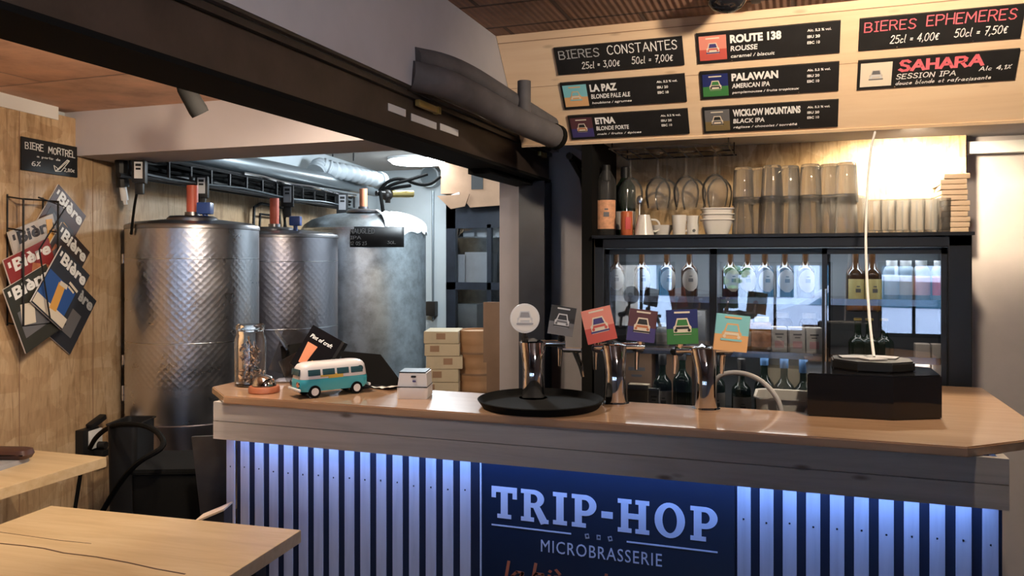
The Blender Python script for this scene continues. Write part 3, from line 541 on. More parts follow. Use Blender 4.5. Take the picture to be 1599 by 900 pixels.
def slats(u0, u1, n, hidden):
    a, b = onY(u0, 800, YS).x, onY(u1, 800, YS).x; w = (b - a) / (n - 1 + 0.60) * 0.60; per = (b - a - w) / (n - 1)
    for i in range(n):
        x = a + i * per; m = MB(); m.mi = 0; m.span((x - ox, 0.0, 0.03), (x + w - ox, 0.004, 1.05), bevel=0.001); m.mi = 1
        rz = random.uniform(-.004, .004)
        m.cyl((x + w * .5 - ox + random.uniform(-.003, .003), -0.0008, 0.845 + rz), (x + w * .5 - ox, 0.001, 0.845 + rz), 0.0026, n=8)
        m.build('slat', ['pine_slat', 'black'], bar, smooth=False)
slats(354, 735, 16, 0); slats(1151.7, 1560, 11, 0)
m = MB(); m.span((-1.71 - ox, 2.112 - oy, 0.99), (0.44 - ox, 2.132 - oy, 0.998)); m.build('light_strip', 'led_blue', bar, smooth=False)

# brewery sign between the slats
xa, xb = onY(749, 800, YS - .01).x, onY(1147, 800, YS - .01).x; sw = xb - xa
sg = thing('brewery_sign', 'dark navy sign board with TRIP-HOP in large pale letters on the bar front', 'sign', ((xa + xb) / 2, YS - 0.002, 0.03))
m = MB(); m.span((-sw / 2 + .002, 0, 0), (sw / 2, 0.005, 1.02)); m.build('panel', 'sign_navy', sg, smooth=False)
m = MB(); m.span((-sw / 2, -0.004, 0), (-sw / 2 + .004, 0.018, 1.02)); m.build('edge_strip', 'sign_white', sg, smooth=False)
def sgp(u, v): p = onY(u, v, YS - .004); return (p.x - (xa + xb) / 2, p.z - 0.03)
# slab-serif capitals drawn as outlines
def ring(cx, cz, rx, rz, tx, tz, a0, a1, n=18):
    o = [(cx + rx * math.cos(a0 + (a1 - a0) * i / n), cz + rz * math.sin(a0 + (a1 - a0) * i / n)) for i in range(n + 1)]
    k = [(cx + (rx - tx) * math.cos(a0 + (a1 - a0) * i / n), cz + (rz - tz) * math.sin(a0 + (a1 - a0) * i / n)) for i in range(n + 1)]
    vs = o + k; return vs, [(i, i + 1, n + 2 + i, n + 1 + i) for i in range(n)]
def rect(a, b, c, d): return [(a, b), (c, b), (c, d), (a, d)], [(0, 1, 2, 3)]
def quad(*p): return list(p), [(0, 1, 2, 3)]
def serif_letter(ch):
    S = .13
    if ch == 'T': return .86, [rect(.32, 0, .56, 1), rect(.2, 0, .68, S), rect(0, 1 - .18, .88, 1), rect(0, .64, .15, .9), rect(.73, .64, .88, .9)]
    if ch == 'R': return .92, [rect(.1, 0, .33, 1), rect(0, 0, .44, S), rect(0, 1 - S, .4, 1), ring(.42, .72, .36, .28, .22, .14, -math.pi / 2, math.pi / 2), rect(.3, .86, .44, 1), rect(.3, .44, .44, .58), quad((.4, .48), (.64, .48), (.92, .02), (.68, -.06)), rect(.68, -.02, .93, .1)]
    if ch == 'I': return .46, [rect(.11, 0, .35, 1), rect(0, 0, .46, S), rect(0, 1 - S, .46, 1)]
    if ch == 'P': return .80, [rect(.1, 0, .33, 1), rect(0, 0, .46, S), rect(0, 1 - S, .4, 1), ring(.42, .68, .38, .32, .23, .15, -math.pi / 2, math.pi / 2), rect(.3, .85, .44, 1), rect(.3, .36, .44, .51)]
    if ch == '-': return .36, [rect(0, .36, .36, .56)]
    if ch == 'H': return .98, [rect(.1, 0, .33, 1), rect(0, 0, .43, S), rect(0, 1 - S, .43, 1), rect(.65, 0, .88, 1), rect(.55, 0, .98, S), rect(.55, 1 - S, .98, 1), rect(.3, .42, .68, .58)]
    if ch == 'O': return .92, [ring(.46, .5, .46, .52, .24, .14, 0, 2 * math.pi, 32)]
vs, fs, x0 = [], [], 0
for ch in 'TRIP-HOP':
    adv, parts = serif_letter(ch)
    for k, (v_, f_) in enumerate(parts):
        n0 = len(vs); vs += [(x + x0, z) for x, z in v_]; fs += [tuple(i + n0 for i in f) for f in f_]
    x0 += adv + .16
l, r = sgp(768, 810), sgp(1121, 843); base = sgp(778, 806)[1]
zt_ = sgp(768, 758)[1]; zb_ = sgp(768, 811)[1]
tw = max(v[0] for v in vs); kx = (r[0] - l[0]) / tw; kz = (zt_ - zb_) / (1.02 + .06); x0 = 0
for ch in 'TRIP-HOP':
    adv, parts = serif_letter(ch); mb = MB(); d_ = 0.0
    for v_, f_ in parts:
        d_ += .00015; a = [mb.bm.verts.new((l[0] + (x + x0) * kx, -.0012 - d_, zb_ + (z + .06) * kz)) for x, z in v_]
        g = bmesh.ops.extrude_face_region(mb.bm, geom=[mb.bm.faces.new([a[i] for i in f]) for f in f_])
        for v in [e for e in g['geom'] if isinstance(e, bmesh.types.BMVert)]: v.co.y = -.0002
    mb.build('letter', 'sign_white', sg, smooth=False); x0 += adv + .16
for (ua, va, ub, vb) in ((768, 820, 892, 834), (979, 847, 1121, 863)):
    a, b = sgp(ua, va), sgp(ub, vb); z = (a[1] + b[1]) / 2
    m = MB(); m.span((a[0], -0.0015, z - .002), (b[0], 0, z + .002)); m.build('rule', 'sign_white', sg, smooth=False)
for u, v in ((917, 838), (935, 840), (953, 842)):
    a = sgp(u, v); m = MB(); m.box((a[0], -0.001, a[1]), (.011, .002, .013), rot=Euler((0, random.uniform(-.3, .3), 0))); m.mi = 1; m.box((a[0] + .001, -.002, a[1] + .001), (.006, .001, .006), rot=Euler((0, .5, 0))); m.build('hop_mark', ['chalk_dim', 'navy'], sg, smooth=False)
a, b = sgp(845, 860), sgp(1034, 882); z1_, z2_ = sgp(845, 843)[1], sgp(845, 862)[1]
put_text(sg, text_geo('MICROBRASSERIE', 0.0, 0, 1.12), a[0], z2_, b[0] - a[0], z1_ - z2_, 'sign_white', y=-0.0005)
a = sgp(788, 905); b = sgp(1010, 930); x0 = a[0]
for wd_, f_, h_ in (('la', .15, .058), ('bière', .40, .062), ('de', .17, .058), ('la', .15, .058)):
    put_text(sg, stroke_geo(wd_, .13, .1, .05, .16), x0, a[1] - .003, (b[0] - a[0]) * f_, h_, 'orange_paint', y=-0.0005, name='hand_lettering'); x0 += (b[0] - a[0]) * (f_ + .045)

# ------------------------------------------------------------------ worktop
ZT = 1.10
wt = MB(); wt.slab([(-1.85, 2.21), (-1.69, 2.072), (0.375, 2.072), (0.595, 2.265), (0.595, 3.05), (0.06, 3.05), (0.03, 2.39), (-1.85, 2.39)], ZT - 0.024, ZT, bevel=0.003)
tag(wt.build('bar_worktop', 'oak_top', smooth=False), 'light oak worktop lying along the bar with clipped corners', 'worktop')
bw = thing('back_counter', 'low dark work counter behind the bar below the taps', 'counter', (-0.6, 2.62, 0))
m = MB(); m.span((-1.2, -.20, .84), (.62, .18, .88)); m.build('top', 'black_matte', bw, smooth=False)
m = MB(); m.span((-1.18, -.18, 0), (.60, .16, .84)); m.build('body', 'black', bw, smooth=False)

# ------------------------------------------------------------------ beer taps
def medallion(parent, kind, px, pz, w, h, tilt, y):
    o = bpy.data.objects.new('medallion', None)
    A = dict(black=('pic_char', 'pic_grey', 'pic_mist', 'pic_char', 'pic_grey'), coral=('pic_coral', 'pic_red', 'pic_cream', 'pic_indigo', 'pic_red'), plum=('pic_plum', 'pic_indigo', 'pic_cream', 'pic_char', 'pic_rust'),
             green=('pic_navy', 'pic_green', 'pic_cream', 'pic_green', 'pic_char'), teal=('pic_teal', 'pic_sand', 'pic_sand', 'pic_teal', 'pic_cream'))
    m = MB()
    if kind == 'round':
        m.cyl((0, 0.006, 0), (0, 0, 0), w / 2, n=32); m.mi = 1; m.cyl((0, 0.0005, 0), (0, -0.0008, 0), w * .44, n=32); m.mi = 0; van(m, 0, 0, w * .5, -0.0008, 3, 2, 1)
        ob = m.build('medallion', ['white_plastic', 'paper', 'grey_plastic', 'pic_mist'], parent, smooth=False)
    else:
        top, bot, body, win, trim = A[kind]
        m.mi = 0; m.box((0, 0.003, h * .225), (w, 0.006, h * .55)); m.mi = 1; m.box((0, 0.003, -h * .275), (w, 0.006, h * .45))
        van(m, 0, 0, w * .56, 0.0, 2, 3, 4); m.mi = 2; m.box((0, -.0004, h * .42), (w * .5, .0008, h * .05))
        ob = m.build('medallion', [top, bot, body, win, trim], parent, smooth=False)
    ob.location = (px, y, pz); ob.rotation_euler = (0, tilt, 0); return ob
def tap(u, vb, width_px, meds, label, wide=False):
    p = onY(u, vb, 2.335); loc = (p.x, 2.335, ZT); d = 2.42
    t = thing('beer_tap', label, 'beer tap', loc, rotz=CS)
    zt_t = 1.53 - (538 - V0) / F * d - ZT; w = width_px / F * d / 2
    m = MB(); m.cyl((0, 0, 0), (0, 0, .006), w * 1.25, n=32); m.build('base', 'chrome', t)
    # swan body: elliptic sections, widening and leaning away at the top
    m = MB(); rings = []; n = 28
    for k in range(13):
        f = k / 12; z = .005 + f * (zt_t - .005); wx = w * (1 - .10 * math.sin(f * 3.1) + .28 * max(0, f - .55) ** 1.2 * 2); wy = w * (.72 + .5 * max(0, f - .6) * 2); y = .05 * max(0, f - .45) ** 1.6 * 2
        rings.append([m.bm.verts.new((wx * math.cos(2 * math.pi * i / n), y + wy * math.sin(2 * math.pi * i / n), z)) for i in range(n)])
    for a, b in zip(rings[:-1], rings[1:]):
        for i in range(n): m.bm.faces.new([a[i], a[(i + 1) % n], b[(i + 1) % n], b[i]])
    m.bm.faces.new(rings[0][::-1]); c = m.bm.verts.new((0, .05, zt_t + .012))
    for i in range(n): m.bm.faces.new([rings[-1][i], rings[-1][(i + 1) % n], c])
    m.build('column', 'chrome', t)
    xs = [(mu - u) / F * d for (mu, mv, *_r) in meds]
    m = MB(); m.tube([(min(xs + [0]) - .012, .045, zt_t - .005), (max(xs + [0]) + .012, .045, zt_t - .005)], .011, n=12); m.build('cross_arm', 'chrome', t)
    for (mu, mv, kind, w_, h_, tilt), x in zip(meds, xs):
        zc = 1.53 - (mv - V0) / F * d - ZT
        m = MB(); m.cyl((x, .045, zt_t - .012), (x, .12, zt_t - .02), .013, n=16); m.cyl((x, .11, zt_t - .02), (x, .118, zt_t - .085), .009, .006, n=12); m.build('faucet', 'chrome', t)
        m = MB(); m.tube([(x, .05, zt_t), (x, .035, zt_t + .018), (x, .022, zc)], .0065, n=10); m.cyl((x, .05, zt_t - .006), (x, .04, zt_t + .016), .011, n=12); m.ball((x, .022, zc), .013); m.build('handle', 'black' if kind in ('round', 'black') else 'chrome', t)
        medallion(t, kind, x, zc, w_ / F * d, h_ / F * d, tilt, .008)
    return t
tp = tap(833, 612, 36, [(820, 499, 'round', 47, 47, 0), (879, 503, 'black', 40, 46, R(9))], 'chrome beer tap by the dark post with a round white and a black medallion')
m = MB(); m.tube([(.095, .04, .148), (.150, .02, .148)], .008); m.tube([(.13, .03, .145), (.148, .03, .10), (.155, .03, .065)], [.009, .008, .005]); m.build('lever', 'chrome', tp)
tap(962, 629, 33, [(937, 506, 'coral', 46, 52, R(-13)), (1003, 507, 'plum', 43, 49, R(7))], 'chrome beer tap in the middle with coral red and dark brown medallions')
tap(1103, 641, 33, [(1069, 505, 'green', 46, 51, R(-2)), (1142, 514, 'teal', 50, 54, R(6))], 'chrome beer tap on the right with green and teal medallions')

# round tray
c = onZ(843, 630, ZT + .01)
t = thing('serving_tray', 'large round black serving tray lying on the bar', 'tray', (c.x, c.y + .01, ZT))
m = MB(); m.lathe([(0, 0), (.166, 0), (.172, .003), (.185, .022), (.182, .024), (.168, .008), (.160, .006), (0, .006)], n=64); m.build('tray', 'black_matte', t)
# arched hose
t = thing('hose', 'grey plastic hose arching over behind the bar beside the right tap', 'hose')
pts = [onY(u, v, y) for u, v, y in ((1108, 640, 2.52), (1112, 610, 2.52), (1122, 586, 2.51), (1150, 581, 2.50), (1180, 588, 2.48), (1205, 608, 2.46), (1222, 636, 2.44), (1231, 662, 2.42))]
pts[0].z = .90; pts[-1].z = .885
m = MB(); m.tube(pts, .0075, n=10, smooth_path=2); m.build('tube', 'grey_plastic', t)
m = MB(); m.cyl((pts[0].x, pts[0].y, .88), pts[0] + Vector((0, 0, .02)), .014); m.build('fitting', 'chrome', t)
# translucent tub
c = onY(1234, 640, 2.55)
t = thing('plastic_tub', 'translucent white plastic tub behind the bar next to the black box', 'tub', (c.x, 2.55, .88))
def rrect(w, d, r, n=5):
    o = []
    for cx, cy, a0 in ((w / 2 - r, d / 2 - r, 0), (-w / 2 + r, d / 2 - r, 90), (-w / 2 + r, -d / 2 + r, 180), (w / 2 - r, -d / 2 + r, 270)):
        o += [(cx + r * math.cos(R(a0 + 90 * i / n)), cy + r * math.sin(R(a0 + 90 * i / n))) for i in range(n + 1)]
    return o
def tub(m, w0, d0, w1, d1, h, th=.003, r=.03):
    secs = [(w0, d0, 0), (w1, d1, h), (w1 + .012, d1 + .012, h + .002), (w1 + .012, d1 + .012, h + .006), (w1 - th, d1 - th, h + .004), (w0 - 2 * th, d0 - 2 * th, th)]
    rings = [[m.bm.verts.new((x, y, z)) for x, y in rrect(w, d, r)] for w, d, z in secs]; n = len(rings[0])
    for a, b in zip(rings[:-1], rings[1:]):
        for i in range(n): m.bm.faces.new([a[i], a[(i + 1) % n], b[(i + 1) % n], b[i]])
    m.bm.faces.new(rings[0][::-1]); m.bm.faces.new(rings[-1]); return m
zt_ = 1.53 - (618 - V0) / F * 2.42
tub(MB(), .17, .15, .192, .17, zt_ - .88).build('tub', 'tub_plastic', t)
# black box with papers on top
t = thing('bar_caddy', 'glossy black box with an octagonal top standing on the bar right of the tub', 'box', (0.19, 2.47, ZT))
m = MB(); m.slab([(-.155, -.13), (.06, -.125), (.185, -.06), (.185, .10), (.10, .15), (-.155, .15)], 0, .118, bevel=.004); m.build('body', 'black_gloss', t, smooth=False)
m = MB(); m.slab([(.02 + .115 * math.cos(R(22.5 + 45 * i)), .03 + .105 * math.sin(R(22.5 + 45 * i))) for i in range(8)], .118, .146, bevel=.004); m.build('lid', 'black', t, smooth=False)
m = MB()
for x, y, w_, h_, a in ((-.03, .03, .07, .05, .2), (.05, .05, .08, .05, -.3), (.02, .0, .06, .05, .6)): m.box((x, y, .1485 + .0006 * w_ * 10), (w_, h_, .003), rot=Euler((0, 0, a)))
m.build('paper_slips', 'grey_plastic', t, smooth=False)
m = MB(); m.box((.10, -.0975, .06), (.05, .006, .04), rot=Euler((0, 0, R(27))), bevel=.002); m.build('display', 'black_gloss', t, smooth=False)
# white cord from the menu panel down to the black box
t = thing('power_cord', 'white power cord hanging from the menu panel down to the black box', 'cord')
a, b = onY(1367, 206, 3.13), Vector((.216, 2.50, ZT + .151))
pts = [a, onY(1360, 232, 3.10), onY(1354, 300, 2.97), onY(1352, 370, 2.83), onY(1354, 440, 2.70), onY(1359, 510, 2.58), b]
m = MB(); m.tube(pts, .0042, n=8, smooth_path=2); m.build('cable', 'white_plastic', t)

# ------------------------------------------------------------------ things at the left end of the bar
c = onZ(381, 604, ZT)
t = thing('glass_jar', 'tall glass jar full of bottle openers and metal bits at the bar corner', 'jar', (c.x + .004, c.y + .03, ZT))
prof = [(0, 0), (.046, 0), (.051, .006), (.052, .15), (.050, .165), (.044, .180), (.044, .186), (.047, .190), (.047, .204), (.046, .208), (.0435, .208), (.0415, .186), (.0475, .162), (.0495, .15), (.0485, .010), (.044, .005), (0, .005)]
MB().lathe(prof, n=36).build('glass', 'glass', t)
m = MB(); rnd = random.Random(3)
for k in range(60):
    a, rr, z = rnd.uniform(0, 6.28), .036 * math.sqrt(rnd.random()), .012 + .12 * (k / 60)
    e = Euler((rnd.uniform(-1, 1), rnd.uniform(-1, 1), rnd.uniform(0, 3)))
    if k % 3: m.lathe([(0, .004), (.009, .004), (.011, -.001), (.0105, -.002), (.0, .003)], (rr * math.cos(a), rr * math.sin(a), z), 10, e.to_matrix().to_4x4())
    else: m.box((rr * math.cos(a) * .5, rr * math.sin(a) * .5, z + .01), (.008, .003, .045), rot=e)
m.tube([(.0, -.02, .06), (.005, -.01, .12), (-.008, 0, .165)], .003); m.tube([(.02, .01, .08), (.024, .0, .13), (.015, 0, .15), (.026, -.01, .12)], .0025)
m.build('metal_bits', 'chrome', t)
c = onZ(357, 600, ZT)
t = thing('wooden_board', 'thin pale wooden board standing upright behind the glass jar', 'board', (c.x - .003, c.y + .065, ZT))
m = MB(); m.box((0, 0, .092), (.022, .010, .184), bevel=.003); m.build('board', 'pine_panel', t)
c = onZ(413, 613, ZT)
t = thing('call_bell', 'chrome call bell on a round red-brown wooden base', 'bell', (c.x, c.y, ZT))
MB().lathe([(0, 0), (.046, 0), (.049, .004), (.049, .016), (.046, .021), (0, .021)], n=36).build('base', 'red_wood', t)
MB().lathe([(.038, .024), (.037, .030), (.032, .042), (.022, .052), (.008, .0565), (0, .057)], n=32).build('dome', 'chrome', t)
m = MB(); m.cyl((0, 0, .056), (0, 0, .064), .003); m.ball((0, 0, .066), .005); m.cyl((0, 0, .02), (0, 0, .026), .03); m.build('button', 'chrome', t)
# clear plastic stand with card holders behind the bell
c = onZ(440, 600, ZT)
t = thing('card_holder', 'clear plastic card holder standing behind the call bell', 'holder', (c.x, c.y + .06, ZT), rotz=R(20))
m = MB(); m.box((0, 0, .003), (.11, .09, .006)); m.build('foot', 'clear_plastic', t)
m = MB(); m.box((-.01, .02, .10), (.10, .004, .16), rot=Euler((R(-14), R(18), 0))); m.build('back_plate', 'clear_plastic', t)
m = MB(); m.box((.02, -.015, .052), (.10, .004, .10), rot=Euler((R(-20), R(-28), 0))); m.box((-.035, .0, .145), (.006, .022, .08), rot=Euler((0, R(-32), 0))); m.build('front_plate', 'clear_plastic', t)
m = MB(); m.box((.0, .012, .075), (.075, .006, .11), rot=Euler((R(-16), R(-10), 0))); m.build('dark_cards', 'black_matte', t)
# toy camper van
a, b = onZ(474, 620, ZT), onZ(556, 611, ZT); mid = (a + b) / 2
t = thing('toy_camper_van', 'turquoise and white toy camper van parked on the bar', 'toy van', (mid.x, mid.y, ZT), rotz=math.atan2(b.y - a.y, b.x - a.x))
L_ = .235; H0, H1 = .020, .100; Wd = .088
def body_section(z0, z1, grow0, grow1, mb, n=10):
    secs = []
    for z, gx in ((z0, grow0), (z1, grow1)):
        secs.append([(x, y, z) for x, y in rrect(L_ * gx[0], Wd * gx[1], min(.03, Wd * gx[1] * .4), 6)])
    return secs
def loft(mb, secs, cap0=True, cap1=True):
    rs = [[mb.bm.verts.new(p) for p in s_] for s_ in secs]; n = len(rs[0]); fs = []
    for a, b in zip(rs[:-1], rs[1:]):
        for i in range(n): fs.append(mb.bm.faces.new([a[i], a[(i + 1) % n], b[(i + 1) % n], b[i]]))
    if cap0: fs.append(mb.bm.faces.new(rs[0][::-1]))
    if cap1: fs.append(mb.bm.faces.new(rs[-1]))
    mb._f(fs); return mb
def sec(l, w, z, r=.026, dx=0): return [(x + dx, y, z) for x, y in rrect(l, w, r, 6)]
m = MB(); loft(m, [sec(L_ * .94, Wd * .94, H0), sec(L_, Wd, .030), sec(L_, Wd, .052), sec(L_ * .99, Wd * .985, .058)]); m.build('lower_body', 'teal', t)
m = MB(); loft(m, [sec(L_ * .985, Wd * .98, .0585), sec(L_ * .965, Wd * .95, .075), sec(L_ * .94, Wd * .90, .092), sec(L_ * .89, Wd * .80, .101), sec(L_ * .80, Wd * .62, .106)]); m.build('upper_body', 'bus_white', t)
m = MB()
for k in range(4): m.box((-.072 + k * .048, -Wd * .487, .078), (.040, .004, .019), rot=Euler((R(-10), 0, 0)), bevel=.001)
m.box((-L_ * .485, 0, .079), (.004, Wd * .66, .020), rot=Euler((0, R(8), 0)), bevel=.001); m.build('window', 'dark_glass', t)
m = MB(); m.box((.0, -Wd * .46, .064), (.05, .010, .014), bevel=.003); m.box((-.036, -Wd * .47, .066), (.03, .006, .006)); m.build('surfboard_bar', 'gold', t)
for x in (-.071, .071):
    for y in (-1, 1):
        m = MB(); m.mi = 0; m.cyl((x, y * Wd * .40, .0195), (x, y * Wd * .53, .0195), .0195, n=24); m.mi = 1; m.cyl((x, y * Wd * .52, .0195), (x, y * Wd * .545, .0195), .012, n=20); m.build('wheel', ['rubber', 'white_plastic'], t)
for x in (-1, 1): m = MB(); m.box((x * L_ * .505, 0, .026), (.008, Wd * .98, .009), bevel=.003); m.build('bumper', 'white_plastic', t)
for y in (-1, 1): m = MB(); m.cyl((-L_ * .495, y * .026, .043), (-L_ * .51, y * .026, .043), .009, n=16); m.build('headlight', 'chrome', t)
m = MB(); m.cyl((.085, -Wd * .47, .080), (.085, -Wd * .485, .080), .010, n=16); m.build('badge', 'black', t)
# black beer card leaning behind the toy
c = onY(497, 545, 2.34)
t = thing('table_card', 'black leaning card printed with an amber beer glass behind the toy van', 'card', (c.x, 2.33, ZT), rotz=CS - R(8))
tl = Euler((R(-14), R(28), 0)); mt = tl.to_matrix().to_4x4(); hc = Vector((.0, 0, .115))
m = MB(); m.box(hc, (.115, .012, .15), rot=tl); m.build('panel', 'black_gloss', t, smooth=False)
m = MB(); m.box(hc + mt @ Vector((.062, .02, -.0)), (.012, .05, .15), rot=tl); m.build('side_panel', 'black', t, smooth=False)
o = put_text(t, text_geo('Pint of craft', .02, .2), -.045, .035, .085, .014, 'print_white', y=-.0068); o.location = hc; o.rotation_euler = tl
m = MB(); m.prism([(-.035, -.055), (-.012, -.055), (-.004, .018), (-.042, .018)], -.0075, -.006); o = m.build('glass_print', 'orange_plastic', t, smooth=False); o.location = hc; o.rotation_euler = tl
m = MB(); m.box((.018, -.0068, -.035), (.03, .0015, .012)); o = m.build('hop_print', 'gold', t, smooth=False); o.location = hc; o.rotation_euler = tl
m = MB(); m.box((.0, .02, .012), (.13, .07, .024), bevel=.003); m.build('foot', 'black', t, smooth=False)
# tablet till
c = onY(570, 590, 2.36)
t = thing('tablet_till', 'black tablet till tilted on its stand behind the toy van', 'tablet', (c.x, 2.345, ZT), rotz=CS + R(4))
m = MB(); m.prism([(-.075, .125), (.058, .112), (.135, .012), (-.06, .012)], -.006, .006); o = m.build('screen', 'black_matte', t, smooth=False); o.rotation_euler = (R(-12), 0, 0)
m = MB(); m.box((.03, .035, .006), (.20, .075, .012), bevel=.003); m.box((.03, .03, .045), (.05, .012, .08), rot=Euler((R(-12), 0, 0))); m.build('stand', 'black', t, smooth=False)
m = MB(); m.box((-.03, -.022, .05), (.06, .004, .012)); m.build('card_slot', 'label_yellow', t, smooth=False)
# loose slips
for i, (u, v, a, mt_, lab) in enumerate(((588, 600, .5, 'paper_dark', 'crumpled grey-green receipt lying between the tablet and the card reader'), (603, 607, -.3, 'paper', 'white paper slip lying beside the card reader'))):
    c = onZ(u, v, ZT); g = MB(); n_ = 8
    vs = [[g.bm.verts.new((-.05 + .1 * x / n_, -.03 + .06 * y / 4, .004 + (.028 if i == 0 else .006) * (x / n_) ** 2 + .012 * (x / n_ - .5) ** 2 + .002 * math.sin(x * 2.1 + y))) for y in range(5)] for x in range(n_ + 1)]
    for x in range(n_):
        for y in range(4): g.bm.faces.new([vs[x][y], vs[x + 1][y], vs[x + 1][y + 1], vs[x][y + 1]])
    o = g.build('receipt', mt_, None, loc=(c.x, c.y, ZT)); o.rotation_euler = (0, 0, a); md = o.modifiers.new('s', 'SOLIDIFY'); md.thickness = .0008; tag(o, lab, 'paper')
# white card reader printer
a = onZ(642, 622, ZT)
t = thing('receipt_printer', 'small white receipt printer standing on the bar by the round tray', 'printer', (a.x, a.y + .03, ZT), rotz=CS - R(4))
m = MB(); loft(m, [sec(.092, .10, 0, .01), sec(.096, .104, .006, .012), sec(.096, .104, .036, .012)]); m.build('body', 'white_plastic', t)
m = MB(); m.prism([(-.046, .038), (.046, .038), (.044, .080), (-.040, .080)], -.046, .040); m.build('cover', 'white_plastic', t)
m = MB(); m.box((0, -.002, .0368), (.094, .10, .0025)); m.box((0, -.003, .0815), (.082, .086, .004)); m.build('seam', 'black', t, smooth=False)
m = MB(); m.slab(rrect(.016, .006, .0025, 4), 0, .002); o = m.build('slot', 'black', t, smooth=False); o.location = (.004, -.0455, .069); o.rotation_euler = (R(90), 0, 0)
m = MB(); m.box((.006, -.0468, .055), (.010, .002, .005)); m.build('button', 'pic_indigo', t, smooth=False)
# ------------------------------------------------------------------ display fridge
FY, FL, FR, FT, FB = 3.165, -0.763, 0.587, 1.626, 3.68
fx0 = (FL + FR) / 2
fr = thing('display_fridge', 'black three-door glass display fridge standing behind the bar', 'fridge', (fx0, FY, 0))
hw = (FR - FL) / 2; dp = FB - FY
m = MB(); m.span((-hw, .06, .05), (-hw + .03, dp, FT)); m.span((hw - .03, .06, .05), (hw, dp, FT)); m.span((-hw + .03, .06, FT - .03), (hw - .03, dp, FT)); m.span((-hw + .03, .06, .05), (hw - .03, dp, .12)); m.build('cabinet', 'fridge_black', fr, smooth=False)
m = MB(); m.span((-hw + .03, dp - .012, .12), (hw - .03, dp, FT - .03)); m.build('back_liner', 'fridge_liner', fr, smooth=False)
m = MB(); m.span((-hw, 0, .05), (-hw + .042, .06, FT - .012), bevel=.004); m.span((hw - .075, 0, .05), (hw, .06, FT - .012), bevel=.004); m.span((-hw, 0, FT - .052), (hw, .06, FT - .012), bevel=.004); m.span((-hw, 0, .05), (hw, .06, .12)); m.build('door_surround', 'fridge_black', fr, smooth=False)
m = MB(); m.span((-hw - .006, -.012, FT - .012), (hw + .006, dp, FT)); m.build('top', 'fridge_black', fr, smooth=False)
gz1 = FT - .055
dx = [(-hw + .042, -hw + .042 + .44), (-hw + .452, -hw + .452 + .44), (-hw + .862, hw - .075)]
for i, (a, b) in enumerate(dx):
    y = .022 if i != 1 else .034
    m = MB(); m.mi = 0
    fw = .018
    m.span((a, y, .12), (a + fw, y + .012, gz1)); m.span((b - fw - (.008 if i < 2 else 0), y, .12), (b, y + .012, gz1)); m.span((a, y, gz1 - .022), (b, y + .012, gz1)); m.span((a, y, .12), (b, y + .012, .15))
    dr = m.build('door', 'fridge_black', fr, smooth=False)
    m = MB(); m.span((a + fw, y + .005, .15), (b - fw, y + .008, gz1 - .022)); m.build('glass', 'fridge_glass', dr, smooth=False)
    m = MB(); hx = a + .012 if i == 2 else b - .012
    m.span((hx - .004, y - .010, .95), (hx + .004, y, 1.42 if i == 2 else 1.2), bevel=.002); m.build('handle', 'steel' if i == 2 else 'fridge_black', dr, smooth=False)
SH = [1.375, 1.165, 0.885]
for z in SH:
    m = MB(); m.span((-hw + .035, .09, z - .006), (hw - .035, dp - .03, z), bevel=.001); m.span((-hw + .035, .082, z - .018), (hw - .035, .09, z + .006)); m.build('shelf', 'steel', fr, smooth=False)
m = MB(); m.span((-hw + .06, .12, FT - .045), (hw - .09, .15, FT - .032)); m.build('lamp_strip', 'lamp_cold', fr, smooth=False)

# ---- bottles
def bottle(name, label, cat, kind, loc, r, h, lab, group=None, cap='capsule_gold', neck=.30, labz=(.2, .55), oval=False, rz=0.0):
    t = thing(name, label, cat, loc, rotz=CS * .7 + rz, group=group)
    nr = r * .36; sh = h * (1 - neck)
    m = MB(); m.lathe([(0, .002), (r * .8, 0), (r, .006), (r, sh * .82), (r * .92, sh * .90), (r * .66, sh * .97), (nr * 1.15, sh * 1.05), (nr, sh * 1.12), (nr, h * .955), (nr * 1.15, h * .96), (nr * 1.15, h * .985), (0, h * .985)], n=24); m.build('glass_body', kind, t)
    m = MB(); m.lathe([(nr * 1.2, h * (.955 if cap == 'capsule_gold' else .78)), (nr * 1.22, h * .99), (nr * .9, h), (0, h)], n=16); m.build('cap', cap, t)
    if lab:
        m = MB(); n = 14; a0 = R(62); z0, z1 = h * labz[0], h * labz[1]; rows = 7 if oval else 1; g = []
        for k in range(rows + 1):
            f = k / rows; z = z0 + (z1 - z0) * f; wd = math.sqrt(max(.06, 1 - (2 * f - 1) ** 2)) if oval else 1
            g.append([m.bm.verts.new(((r + .0012) * math.sin(a0 * wd * (2 * i / n - 1)), -(r + .0012) * math.cos(a0 * wd * (2 * i / n - 1)), z)) for i in range(n + 1)])
        for k in range(rows):
            for i in range(n): m.bm.faces.new([g[k][i], g[k][i + 1], g[k + 1][i + 1], g[k + 1][i]])
        lo = m.build('label', lab, t)
        m = MB(); m.mi = 0; zz = (z0 + z1) / 2
        m.box((0, -r - .0015, zz), (r * .55, .001, (z1 - z0) * .16)); m.box((0, -r - .0015, zz + (z1 - z0) * .18), (r * .35, .001, (z1 - z0) * .05)); m.build('label_print', 'pic_grey', lo, smooth=False)
    return t
YB = FY + .17
def sx(u, y=YB): return onY(u, 430, y).x
